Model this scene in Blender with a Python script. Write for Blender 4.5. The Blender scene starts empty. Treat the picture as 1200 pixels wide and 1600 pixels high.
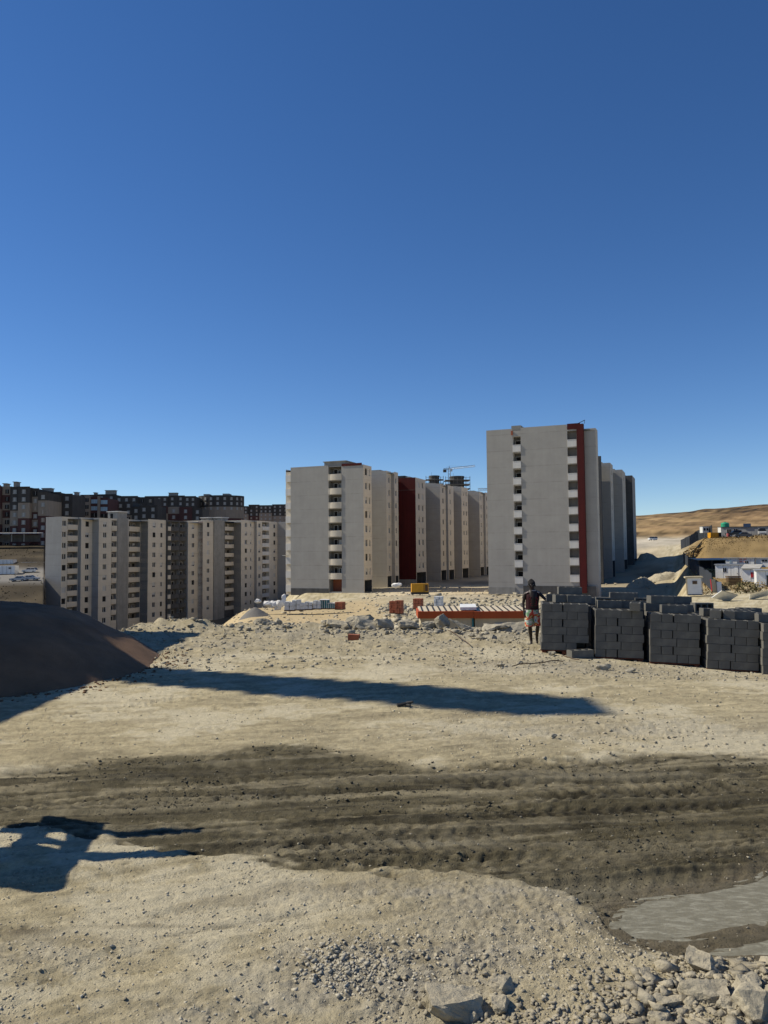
import bpy, bmesh, math, random
import numpy as np
from mathutils import Vector, Matrix

random.seed(7)
S = bpy.context.scene
COL = S.collection
R = math.radians

# ------------------------------------------------------------------ camera, sky, sun, exposure
EYE = Vector((0.0, 0.0, 2.5))
FPX = 1202.0                      # focal length in photograph pixels (1200 x 1600)
PITCH, ROLL = math.atan(65.0/FPX), R(-0.5)
cam_d = bpy.data.cameras.new('camera'); cam = bpy.data.objects.new('camera', cam_d); COL.objects.link(cam)
cam_d.sensor_fit = 'VERTICAL'; cam_d.sensor_height = 36.0; cam_d.lens = 36.0*FPX/1600.0
cam_d.clip_start = 0.1; cam_d.clip_end = 6000
CAMROT = Matrix.Rotation(R(90)+PITCH, 3, 'X') @ Matrix.Rotation(ROLL, 3, 'Z')
cam.matrix_world = Matrix.Translation(EYE) @ CAMROT.to_4x4()
S.camera = cam

SUN_EL, SUN_AZ = 44.0, -76.0      # azimuth from +Y, negative = to the left
sd = Vector((math.sin(R(SUN_AZ))*math.cos(R(SUN_EL)), math.cos(R(SUN_AZ))*math.cos(R(SUN_EL)), math.sin(R(SUN_EL))))
w = bpy.data.worlds.new('World'); S.world = w; w.use_nodes = True
nt = w.node_tree; nt.nodes.clear()
sky = nt.nodes.new('ShaderNodeTexSky'); sky.sky_type = 'NISHITA'; sky.sun_disc = False
sky.sun_elevation = R(SUN_EL); sky.sun_rotation = R(SUN_AZ)
sky.air_density = 1.0; sky.dust_density = 0.02; sky.ozone_density = 2.6; sky.altitude = 2500
bg = nt.nodes.new('ShaderNodeBackground'); bg.inputs['Strength'].default_value = 0.104
wo = nt.nodes.new('ShaderNodeOutputWorld')
hs = nt.nodes.new('ShaderNodeHueSaturation'); hs.inputs['Saturation'].default_value = 1.23; hs.inputs['Hue'].default_value = 0.506
nt.links.new(sky.outputs[0], hs.inputs['Color']); nt.links.new(hs.outputs[0], bg.inputs[0]); nt.links.new(bg.outputs[0], wo.inputs[0])
sun_d = bpy.data.lights.new('sun', 'SUN'); sun_d.energy = 5.0; sun_d.angle = R(0.53); sun_d.color = (1.0, 0.92, 0.76)
sun = bpy.data.objects.new('sun', sun_d); COL.objects.link(sun)
sun.rotation_euler = sd.to_track_quat('Z', 'Y').to_euler(); sun.location = (-30, 10, 40)
S.view_settings.view_transform = 'Standard'; S.view_settings.look = 'None'
S.cycles.use_denoising = True
S.view_settings.exposure = 0.14; S.view_settings.gamma = 1.0; S.view_settings.use_curve_mapping = False

# ------------------------------------------------------------------ measuring helpers
def ray(px, py):
    return CAMROT @ Vector(((px-600)/FPX, -(py-800)/FPX, -1.0))
def at(px, py, Y):
    r = ray(px, py); k = Y/r.y
    return EYE + r*k
def gnd(px, py):
    r = ray(px, py); k = -EYE.z/r.z
    p = EYE + r*k
    return (p.x, p.y)

# ------------------------------------------------------------------ noise
def _h(ix, iy, seed):
    n = (ix.astype(np.int64)*374761393 + iy.astype(np.int64)*668265263 + seed*982451653) & 0x7fffffff
    n = ((n ^ (n >> 13))*1274126177) & 0x7fffffff
    n = (n ^ (n >> 16)) & 0xffff
    return n/65535.0
def vn(x, y, seed=0):
    x = np.asarray(x, float); y = np.asarray(y, float)
    ix, iy = np.floor(x), np.floor(y); fx, fy = x-ix, y-iy
    fx = fx*fx*(3-2*fx); fy = fy*fy*(3-2*fy)
    a = _h(ix, iy, seed); b = _h(ix+1, iy, seed); c = _h(ix, iy+1, seed); d = _h(ix+1, iy+1, seed)
    return (a*(1-fx)+b*fx)*(1-fy) + (c*(1-fx)+d*fx)*fy - 0.5
def fbm(x, y, o=4, seed=0):
    s = 0; a = 1.0
    for k in range(o):
        s = s + a*vn(x*2.03**k+17.3*k, y*2.03**k-9.1*k, seed+k); a *= 0.5
    return s
def sst(a, b, x):
    t = np.clip((x-a)/(b-a), 0, 1); return t*t*(3-2*t)
def poly_y(pts, X):               # boundary given as pixel points on the flat ground -> Y at X
    g = sorted(gnd(*p) for p in pts)
    return np.interp(X, [q[0] for q in g], [q[1] for q in g])

# ------------------------------------------------------------------ materials
MATS = {}
def mat(name, col, rough=0.85, var=0.12, scale=3.0, bump=0.0, bscale=40.0, metal=0.0, spec=0.3, streak=0.0, attr=None, stain=None):
    if name in MATS: return MATS[name]
    m = bpy.data.materials.new(name); m.use_nodes = True
    n = m.node_tree.nodes; l = m.node_tree.links
    b = n['Principled BSDF']; b.inputs['Roughness'].default_value = rough; b.inputs['Metallic'].default_value = metal
    b.inputs['Specular IOR Level'].default_value = spec
    tc = n.new('ShaderNodeTexCoord')
    src = None
    if attr:
        at_ = n.new('ShaderNodeAttribute'); at_.attribute_name = attr; src = at_.outputs['Color']
    no = n.new('ShaderNodeTexNoise'); no.inputs['Scale'].default_value = scale; no.inputs['Detail'].default_value = 6; no.inputs['Roughness'].default_value = 0.62
    l.new(tc.outputs['Object'], no.inputs['Vector'])
    mr = n.new('ShaderNodeMapRange'); mr.inputs['From Min'].default_value = 0.25; mr.inputs['From Max'].default_value = 0.75
    mr.inputs['To Min'].default_value = 1-var; mr.inputs['To Max'].default_value = 1+var
    l.new(no.outputs[0], mr.inputs['Value'])
    mul = n.new('ShaderNodeMix'); mul.data_type = 'RGBA'; mul.blend_type = 'MULTIPLY'; mul.inputs[0].default_value = 1.0
    if src: l.new(src, mul.inputs[6])
    else: mul.inputs[6].default_value = (*col, 1)
    l.new(mr.outputs[0], mul.inputs[7])
    out = mul.outputs[2]
    if streak:                    # vertical weather streaks and storey-wise tone
        mp = n.new('ShaderNodeMapping'); mp.inputs['Scale'].default_value = (1.3, 1.3, 0.06); l.new(tc.outputs['Object'], mp.inputs[0])
        n2 = n.new('ShaderNodeTexNoise'); n2.inputs['Scale'].default_value = 1.0; n2.inputs['Detail'].default_value = 5; l.new(mp.outputs[0], n2.inputs['Vector'])
        m2 = n.new('ShaderNodeMapRange'); m2.inputs['From Min'].default_value = 0.3; m2.inputs['From Max'].default_value = 0.7
        m2.inputs['To Min'].default_value = 1-streak; m2.inputs['To Max'].default_value = 1+streak*0.5
        l.new(n2.outputs[0], m2.inputs['Value'])
        u2 = n.new('ShaderNodeMix'); u2.data_type = 'RGBA'; u2.blend_type = 'MULTIPLY'; u2.inputs[0].default_value = 1.0
        l.new(out, u2.inputs[6]); l.new(m2.outputs[0], u2.inputs[7]); out = u2.outputs[2]
    if stain:                     # (colour, threshold, scale): blotches of another tone
        c2, th, sc = stain
        n3 = n.new('ShaderNodeTexNoise'); n3.inputs['Scale'].default_value = sc; n3.inputs['Detail'].default_value = 5; l.new(tc.outputs['Object'], n3.inputs['Vector'])
        m3 = n.new('ShaderNodeMapRange'); m3.inputs['From Min'].default_value = th; m3.inputs['From Max'].default_value = th+0.12; l.new(n3.outputs[0], m3.inputs['Value'])
        u3 = n.new('ShaderNodeMix'); u3.data_type = 'RGBA'; l.new(m3.outputs[0], u3.inputs[0]); l.new(out, u3.inputs[6]); u3.inputs[7].default_value = (*c2, 1); out = u3.outputs[2]
    l.new(out, b.inputs['Base Color'])
    if bump:
        bn = n.new('ShaderNodeTexNoise'); bn.inputs['Scale'].default_value = bscale; bn.inputs['Detail'].default_value = 6; bn.inputs['Roughness'].default_value = 0.7
        l.new(tc.outputs['Object'], bn.inputs['Vector'])
        bp = n.new('ShaderNodeBump'); bp.inputs['Strength'].default_value = 1.0; bp.inputs['Distance'].default_value = bump
        l.new(bn.outputs[0], bp.inputs['Height']); l.new(bp.outputs[0], b.inputs['Normal'])
    MATS[name] = m
    return m

M_front = mat('render_grey_white', (0.37, 0.347, 0.31), 0.9, 0.06, 0.5, 0.01, 30, streak=0.035)
M_side = mat('render_cream', (0.63, 0.555, 0.44), 0.9, 0.06, 0.5, 0.01, 30, streak=0.04)
def seams(m):
    n = m.node_tree.nodes; l = m.node_tree.links; b = n['Principled BSDF']; src = b.inputs['Base Color'].links[0].from_socket
    tc = [x for x in n if x.type == 'TEX_COORD'][0]; sp_ = n.new('ShaderNodeSeparateXYZ'); l.new(tc.outputs['Object'], sp_.inputs[0])
    d_ = n.new('ShaderNodeMath'); d_.operation = 'DIVIDE'; d_.inputs[1].default_value = 3.05; l.new(sp_.outputs[2], d_.inputs[0])
    fr = n.new('ShaderNodeMath'); fr.operation = 'FRACT'; l.new(d_.outputs[0], fr.inputs[0])
    ln = n.new('ShaderNodeMapRange'); ln.inputs['From Min'].default_value = 0.0; ln.inputs['From Max'].default_value = 0.05; ln.inputs['To Min'].default_value = 0.0; ln.inputs['To Max'].default_value = 1.0; l.new(fr.outputs[0], ln.inputs['Value'])
    mp = n.new('ShaderNodeMapping'); mp.inputs['Scale'].default_value = (.22, .22, .33); l.new(tc.outputs['Object'], mp.inputs[0])
    no = n.new('ShaderNodeTexNoise'); no.inputs['Scale'].default_value = 1.0; no.inputs['Detail'].default_value = 6; no.inputs['Roughness'].default_value = .7; l.new(mp.outputs[0], no.inputs['Vector'])
    st = n.new('ShaderNodeMapRange'); st.inputs['From Min'].default_value = .4; st.inputs['From Max'].default_value = .62; st.inputs['To Min'].default_value = 1.0; st.inputs['To Max'].default_value = .80; l.new(no.outputs[0], st.inputs['Value'])
    mx = n.new('ShaderNodeMath'); mx.operation = 'MAXIMUM'; l.new(ln.outputs[0], mx.inputs[0]); l.new(st.outputs[0], mx.inputs[1])
    pt = n.new('ShaderNodeMapRange'); pt.inputs['From Min'].default_value = .3; pt.inputs['From Max'].default_value = .7; pt.inputs['To Min'].default_value = 1.06; pt.inputs['To Max'].default_value = .93; l.new(no.outputs[0], pt.inputs['Value'])
    mu = n.new('ShaderNodeMath'); mu.operation = 'MULTIPLY'; l.new(mx.outputs[0], mu.inputs[0]); l.new(pt.outputs[0], mu.inputs[1])
    u_ = n.new('ShaderNodeMix'); u_.data_type = 'RGBA'; u_.blend_type = 'MULTIPLY'; u_.inputs[0].default_value = 1.0
    l.new(src, u_.inputs[6]); l.new(mu.outputs[0], u_.inputs[7]); l.new(u_.outputs[2], b.inputs['Base Color'])
seams(M_front); seams(M_side)
M_para = mat('render_white', (0.66, 0.63, 0.58), 0.9, 0.06, 0.8, streak=0.1)
M_red = mat('paint_dark_red', (0.075, 0.008, 0.007), 0.8, 0.15, 0.6, streak=0.2)
M_redstrip = mat('paint_brick_red', (0.20, 0.028, 0.022), 0.8, 0.12, 0.6, streak=0.15)
M_conc = mat('raw_concrete', (0.29, 0.275, 0.245), 0.92, 0.18, 0.7, 0.01, 20, streak=0.15)
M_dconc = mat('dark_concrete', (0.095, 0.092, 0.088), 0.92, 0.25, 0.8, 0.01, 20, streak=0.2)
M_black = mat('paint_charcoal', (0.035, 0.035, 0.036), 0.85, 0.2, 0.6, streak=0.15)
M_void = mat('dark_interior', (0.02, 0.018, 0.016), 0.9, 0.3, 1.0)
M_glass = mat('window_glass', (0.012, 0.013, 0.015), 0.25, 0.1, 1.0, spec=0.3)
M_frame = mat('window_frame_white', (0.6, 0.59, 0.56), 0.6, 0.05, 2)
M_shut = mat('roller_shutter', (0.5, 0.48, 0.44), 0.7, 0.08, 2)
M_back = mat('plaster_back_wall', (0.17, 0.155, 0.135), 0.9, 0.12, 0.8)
M_slate = mat('paint_slate', (0.058, 0.052, 0.046), 0.85, 0.2, 0.4, streak=0.15)
M_est_beige = mat('paint_beige', (0.27, 0.22, 0.17), 0.9, 0.1, 0.4, streak=0.1)
M_est_red = mat('paint_maroon', (0.085, 0.040, 0.036), 0.9, 0.12, 0.4, streak=0.1)
M_est_win = mat('window_shutter_pale', (0.28, 0.275, 0.255), 0.6, 0.1, 1.0)
M_est_blue = mat('glass_pale_blue', (0.3, 0.42, 0.5), 0.2, 0.1, 1.0, spec=0.6)
M_white = mat('painted_sheet_white', (0.70, 0.71, 0.70), 0.6, 0.08, 1.5, streak=0.12)
M_grey = mat('painted_sheet_grey', (0.30, 0.31, 0.32), 0.6, 0.08, 1.5, streak=0.12)
M_dark = mat('dark_metal', (0.03, 0.03, 0.03), 0.6, 0.2, 3)
M_steel = mat('galvanised_steel', (0.35, 0.36, 0.37), 0.45, 0.15, 4, metal=0.6)
M_yellow = mat('paint_yellow', (0.62, 0.30, 0.02), 0.55, 0.12, 2, streak=0.15)
M_orange = mat('paint_orange_red', (0.42, 0.075, 0.015), 0.6, 0.12, 1.5, streak=0.15)
M_cream = mat('panel_cream', (0.50, 0.42, 0.27), 0.75, 0.08, 1.2, streak=0.2)
M_teal = mat('strapping_teal', (0.03, 0.16, 0.17), 0.6, 0.2, 2)
M_wrap = mat('plastic_wrap', (0.55, 0.56, 0.55), 0.35, 0.25, 3.0, 0.03, 6, spec=0.5)
M_bag = mat('white_bag', (0.68, 0.66, 0.62), 0.8, 0.12, 4.0, 0.02, 8)
M_brick = mat('red_brick', (0.30, 0.10, 0.055), 0.9, 0.25, 6.0, 0.003, 60)
M_wood = mat('pallet_wood_red', (0.13, 0.045, 0.025), 0.9, 0.25, 5.0)
M_timber = mat('old_timber', (0.10, 0.065, 0.04), 0.9, 0.3, 5.0)
M_block = mat('concrete_block', (0.132, 0.128, 0.116), 0.95, 0.2, 5.0, 0.004, 90, stain=((0.18, 0.172, 0.15), 0.58, 2.0))
M_rock = mat('pale_rubble', (0.40, 0.355, 0.262), 0.95, 0.3, 9.0, 0.02, 34, stain=((0.30, 0.265, 0.195), 0.52, 3.5))
M_rockg = mat('grey_rubble', (0.32, 0.29, 0.225), 0.95, 0.25, 5.0, 0.012, 25)
M_slab = mat('broken_concrete', (0.36, 0.325, 0.25), 0.95, 0.2, 3.0, 0.01, 25, stain=((0.2, 0.185, 0.15), 0.56, 2.0))
M_gravelheap = mat('grey_gravel', (0.16, 0.15, 0.135), 0.95, 0.2, 8.0, 0.03, 18)
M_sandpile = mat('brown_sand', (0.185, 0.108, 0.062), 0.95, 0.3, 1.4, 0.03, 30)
M_tyre = mat('tyre_rubber', (0.02, 0.02, 0.02), 0.85, 0.2, 6)
M_green = mat('tank_green', (0.03, 0.30, 0.17), 0.5, 0.1, 2)
M_blue = mat('panel_navy', (0.03, 0.055, 0.12), 0.5, 0.1, 2)
M_hoard = mat('hoarding_dark', (0.035, 0.042, 0.055), 0.7, 0.2, 1.0, streak=0.2)
M_redp = mat('shutter_red', (0.42, 0.02, 0.025), 0.6, 0.1, 3)
M_rust = mat('corrugated_roof', (0.42, 0.40, 0.36), 0.7, 0.18, 1.2, streak=0.2)
M_grass = mat('dry_grass', (0.27, 0.185, 0.075), 0.95, 0.3, 6.0)
M_bush = mat('dusty_leaves', (0.10, 0.088, 0.036), 0.95, 0.35, 4.0)

# ------------------------------------------------------------------ mesh builder
class MB:
    def __init__(s): s.v = []; s.f = []; s.m = []; s.mats = []
    def mi(s, m):
        if m not in s.mats: s.mats.append(m)
        return s.mats.index(m)
    def face(s, pts, m):
        k = len(s.v); s.v += [tuple(p) for p in pts]; s.f.append(tuple(range(k, k+len(pts)))); s.m.append(s.mi(m))
    def hexa(s, p, m):            # p: 4 bottom (ccw from above), 4 top
        k = len(s.v); s.v += [tuple(q) for q in p]; i = s.mi(m)
        for f in ((3,2,1,0),(4,5,6,7),(0,1,5,4),(1,2,6,5),(2,3,7,6),(3,0,4,7)):
            s.f.append(tuple(k+j for j in f)); s.m.append(i)
    def box(s, x0, x1, y0, y1, z0, z1, m):
        s.hexa([(x0,y0,z0),(x1,y0,z0),(x1,y1,z0),(x0,y1,z0),(x0,y0,z1),(x1,y0,z1),(x1,y1,z1),(x0,y1,z1)], m)
    def bar(s, a, b, r, m, n=4, r2=None):
        a = Vector(a); b = Vector(b); d = (b-a)
        if d.length < 1e-6: return
        q = d.to_track_quat('Z', 'Y'); r2 = r if r2 is None else r2
        k = len(s.v); i = s.mi(m)
        for c, rr in ((a, r), (b, r2)):
            for j in range(n):
                t = 2*math.pi*(j+0.5)/n
                s.v.append(tuple(c + q @ Vector((math.cos(t)*rr, math.sin(t)*rr, 0))))
        for j in range(n):
            s.f.append((k+j, k+(j+1)%n, k+n+(j+1)%n, k+n+j)); s.m.append(i)
        s.f.append(tuple(k+j for j in reversed(range(n)))); s.m.append(i)
        s.f.append(tuple(k+n+j for j in range(n))); s.m.append(i)
    def loft(s, rings, m, cap=True):
        k = len(s.v); n = len(rings[0]); i = s.mi(m)
        for r in rings: s.v += [tuple(p) for p in r]
        for a in range(len(rings)-1):
            for j in range(n):
                s.f.append((k+a*n+j, k+a*n+(j+1)%n, k+(a+1)*n+(j+1)%n, k+(a+1)*n+j)); s.m.append(i)
        if cap:
            s.f.append(tuple(k+j for j in reversed(range(n)))); s.m.append(i)
            s.f.append(tuple(k+(len(rings)-1)*n+j for j in range(n))); s.m.append(i)
    def lathe(s, prof, m, c=(0,0,0), n=16):
        s.loft([[(c[0]+r*math.cos(2*math.pi*j/n), c[1]+r*math.sin(2*math.pi*j/n), c[2]+z) for j in range(n)] for r, z in prof], m)
    def prism(s, poly, y0, y1, m):  # polygon in x,z pushed along y
        n = len(poly); k = len(s.v); i = s.mi(m)
        s.v += [(x, y0, z) for x, z in poly] + [(x, y1, z) for x, z in poly]
        for j in range(n):
            s.f.append((k+j, k+(j+1)%n, k+n+(j+1)%n, k+n+j)); s.m.append(i)
        s.f.append(tuple(k+j for j in reversed(range(n)))); s.m.append(i)
        s.f.append(tuple(k+n+j for j in range(n))); s.m.append(i)
    def mesh(s, name, smooth=False):
        me = bpy.data.meshes.new(name); me.from_pydata(s.v, [], s.f)
        for m in s.mats: me.materials.append(m)
        me.polygons.foreach_set('material_index', s.m)
        if smooth: me.polygons.foreach_set('use_smooth', [True]*len(s.f))
        me.update(); return me
    def build(s, name, parent=None, smooth=False, loc=None):
        o = bpy.data.objects.new(name, s.mesh(name, smooth)); COL.objects.link(o)
        if parent: o.parent = parent
        if loc is not None: o.location = loc
        return o
def fixn(o):
    bm = bmesh.new(); bm.from_mesh(o.data); bmesh.ops.recalc_face_normals(bm, faces=bm.faces); bm.to_mesh(o.data); bm.free(); return o
def tag(o, label=None, cat=None, group=None, kind=None):
    if label: o['label'] = label
    if cat: o['category'] = cat
    if group: o['group'] = group
    if kind: o['kind'] = kind
    return o
def thing(name, label, cat, loc=(0,0,0), rz=0.0, group=None):
    o = bpy.data.objects.new(name, None); COL.objects.link(o); o.empty_display_size = 0.3
    o.location = loc; o.rotation_euler = (0, 0, rz)
    return tag(o, label, cat, group)
def place(name, me, parent, loc, rz=0.0, rot=None):
    o = bpy.data.objects.new(name, me); COL.objects.link(o); o.parent = parent; o.location = loc
    o.rotation_euler = rot if rot else (0, 0, rz)
    return o

# ------------------------------------------------------------------ ground
# terrain profile: per bearing column (photo pixel), list of (distance, height)
TCOL = [
 (-900, [(0,0),(22,0),(60,-6),(110,-8),(170,-7.7),(205,-4),(240,1),(300,7),(380,8),(600,14),(900,22),(1500,10),(4000,-30)]),
 (70,   [(0,0),(22,0),(60,-8),(110,-9),(170,-7.9),(195,-5.1),(205,-4),(215,-3),(225,-1.9),(240,1),(270,4),(300,7),(380,8),(600,14),(900,22),(1500,10),(4000,-30)]),
 (77,   [(0,0),(22,0),(60,-10),(110,-17),(150,-19),(205,-20),(240,-19),(330,2),(380,6),(600,14),(900,22),(1500,10),(4000,-30)]),
 (150,  [(0,0),(25,0),(75,-14),(150,-19),(240,-20),(330,2),(380,6),(600,14),(900,22),(1500,10),(4000,-30)]),
 (260,  [(0,0),(26,0),(42,-5),(80,-8),(120,-15),(170,-20),(270,-20),(380,4),(600,14),(900,22),(1500,10),(4000,-30)]),
 (400,  [(0,0),(27,0),(42,-3.6),(62,-4.1),(97,-4.1),(112,-7),(190,-19),(290,-19),(400,2),(600,14),(900,18),(1500,10),(4000,-30)]),
 (480,  [(0,0),(27,0),(42,-3.6),(62,-4.1),(100,-4.0),(135,-6.0),(200,-6.2),(280,-8),(400,-4),(600,6),(900,8),(1500,0),(4000,-30)]),
 (640,  [(0,0),(25,0),(42,-3.6),(62,-4.0),(80,-3.6),(115,-3.7),(150,-5.6),(230,-5.4),(300,-5),(600,0),(900,5),(1500,0),(4000,-30)]),
 (850,  [(0,0),(25.5,0),(42,-3.6),(80,-3.6),(141,-5.2),(230,-5.2),(300,-4),(600,4),(900,8),(1500,0),(4000,-30)]),
 (900,  [(0,0),(26,0),(42,-3.6),(80,-4.5),(110,-5.8),(141,-5.6),(200,-5.2),(300,-3),(420,6),(600,12),(900,20),(1500,0),(4000,-30)]),
 (990,  [(0,0),(26,0),(42,-3.6),(80,-4.8),(110,-6.2),(150,-6.0),(185,-5.0),(215,-3.2),(250,-.5),(350,6.0),(420,8.5),(500,17),(800,41),(900,42),(1100,30),(4000,-30)]),
 (1048, [(0,0),(26,0),(42,-3.6),(80,-4.6),(110,-6.0),(150,-5.6),(185,-3.6),(215,-1.2),(250,1.0),(350,7.0),(420,9.0),(500,17.5),(800,42.5),(900,43),(1100,31),(4000,-30)]),
 (1075, [(0,0),(26,0),(42,-3.4),(110,-3.7),(150,-1.8),(190,0.3),(250,2.0),(350,7.5),(420,9.5),(500,18),(800,43.5),(900,44),(1100,32),(4000,-30)]),
 (1105, [(0,0),(26,0),(42,-3.4),(108,-3.6),(130,-2.3),(155,-0.2),(180,4.0),(203,6.0),(235,6.3),(300,8),(420,11),(500,18.5),(800,46),(900,46),(1100,32),(4000,-30)]),
 (1200, [(0,0),(26,0),(42,-3.4),(100,-3.3),(130,-2.0),(155,-.4),(180,4.8),(203,6.6),(235,6.9),(300,8),(420,12),(500,20),(800,50),(900,50),(1100,36),(4000,-30)]),
 (2100, [(0,0),(26,0),(42,-3.4),(100,-3.0),(130,-2.0),(155,-.4),(180,4.8),(203,6.6),(235,6.9),(300,8),(420,12),(500,20),(800,52),(900,50),(1100,36),(4000,-30)]),
]
def tz0(X, Y):
    X = np.asarray(X, float); Y = np.asarray(Y, float)
    Ys = np.maximum(Y, 1.0); px = X/Ys*FPX + 600
    D = Ys + 0*X
    zs = np.array([np.interp(D, [a for a, _ in c], [b for _, b in c]) for _, c in TCOL])
    cx = np.array([c for c, _ in TCOL], float)
    pxc = np.clip(px, cx[0], cx[-1]-1e-6)
    k = np.clip(np.searchsorted(cx, pxc, side='right')-1, 0, len(cx)-2)
    t = (pxc-cx[k])/(cx[k+1]-cx[k]); t = t*t*(3-2*t)
    idx = np.arange(zs.shape[1]) if zs.ndim == 2 else None
    if idx is None: return zs[k]*(1-t)+zs[k+1]*t
    return zs[k, idx]*(1-t)+zs[k+1, idx]*t
def tz(x, y): return float(tz0(np.array([x]), np.array([y]))[0])

WET_UP = [(-300,1208),(0,1205),(100,1196),(220,1186),(320,1178),(420,1165),(500,1172),(560,1182),(660,1200),(760,1200),(830,1190),(890,1182),(1000,1184),(1200,1190),(1600,1192)]
WET_LO = [(-300,1290),(0,1290),(150,1305),(300,1328),(420,1337),(500,1352),(620,1366),(760,1372),(860,1388),(930,1420),(960,1462),(1040,1482),(1100,1490),(1200,1490),(1600,1480)]
PUD = [(950,1440),(960,1418),(1000,1396),(1050,1390),(1090,1384),(1130,1376),(1170,1366),(1200,1350),(1260,1330),(1340,1350),(1340,1420),(1200,1440),(1150,1448),(1090,1462),(1040,1468),(985,1464)]
PUD2 = [(1105,1482),(1130,1468),(1170,1458),(1215,1446),(1330,1440),(1330,1486),(1200,1490),(1150,1492)]
def inside(poly, X, Y):
    r = np.zeros(X.shape, bool); n = len(poly)
    for i in range(n):
        x1, y1 = poly[i]; x2, y2 = poly[(i+1) % n]
        c = ((y1 > Y) != (y2 > Y)) & (X < (x2-x1)*(Y-y1)/(y2-y1+1e-12)+x1); r ^= c
    return r
def _tr(*p): return sorted(gnd(*a) for a in p)
TRACKS = [(_tr((20,1128),(70,1122),(200,1104),(300,1087),(420,1077),(600,1073),(700,1074)), .17, .24, .030, .5, 101),
 (_tr((330,1098),(450,1090),(620,1086),(800,1092)), .13, .24, .022, .5, 102),
 (_tr((480,1125),(560,1122),(700,1112),(830,1120)), .16, .20, .018, .9, 103),
 (_tr((440,1150),(620,1133),(760,1130)), .14, .20, .014, .9, 111),
 (_tr((600,1207),(740,1200),(830,1193),(900,1190),(1000,1196)), .17, .17, .034, .8, 104),
 (_tr((250,1232),(400,1212),(560,1202),(700,1216),(860,1232)), .18, .17, .030, -.8, 105),
 (_tr((780,1248),(900,1240),(1020,1236),(1250,1228)), .20, .17, .036, .8, 106),
 (_tr((-40,1278),(120,1252),(300,1228),(470,1205)), .10, .15, .030, .6, 107),
 (_tr((420,1290),(600,1282),(800,1268),(1000,1262),(1250,1252)), .16, .16, .032, -.8, 108),
 (_tr((380,1312),(560,1318),(760,1330),(900,1328),(1250,1300)), .15, .15, .030, .8, 109),
 (_tr((640,1352),(760,1355),(900,1350),(1040,1340),(1250,1322)), .11, .14, .026, .7, 110),
 (_tr((-60,1470),(80,1450),(250,1432),(400,1418)), .10, .14, .016, .6, 112),
 (_tr((-60,1560),(90,1520),(170,1490),(330,1462)), .09, .14, .016, .6, 113)]
def blob(X, Y, pxy, rx, ry):
    c = gnd(*pxy); return np.exp(-(((X-c[0])/rx)**2+((Y-c[1])/ry)**2))
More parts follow.
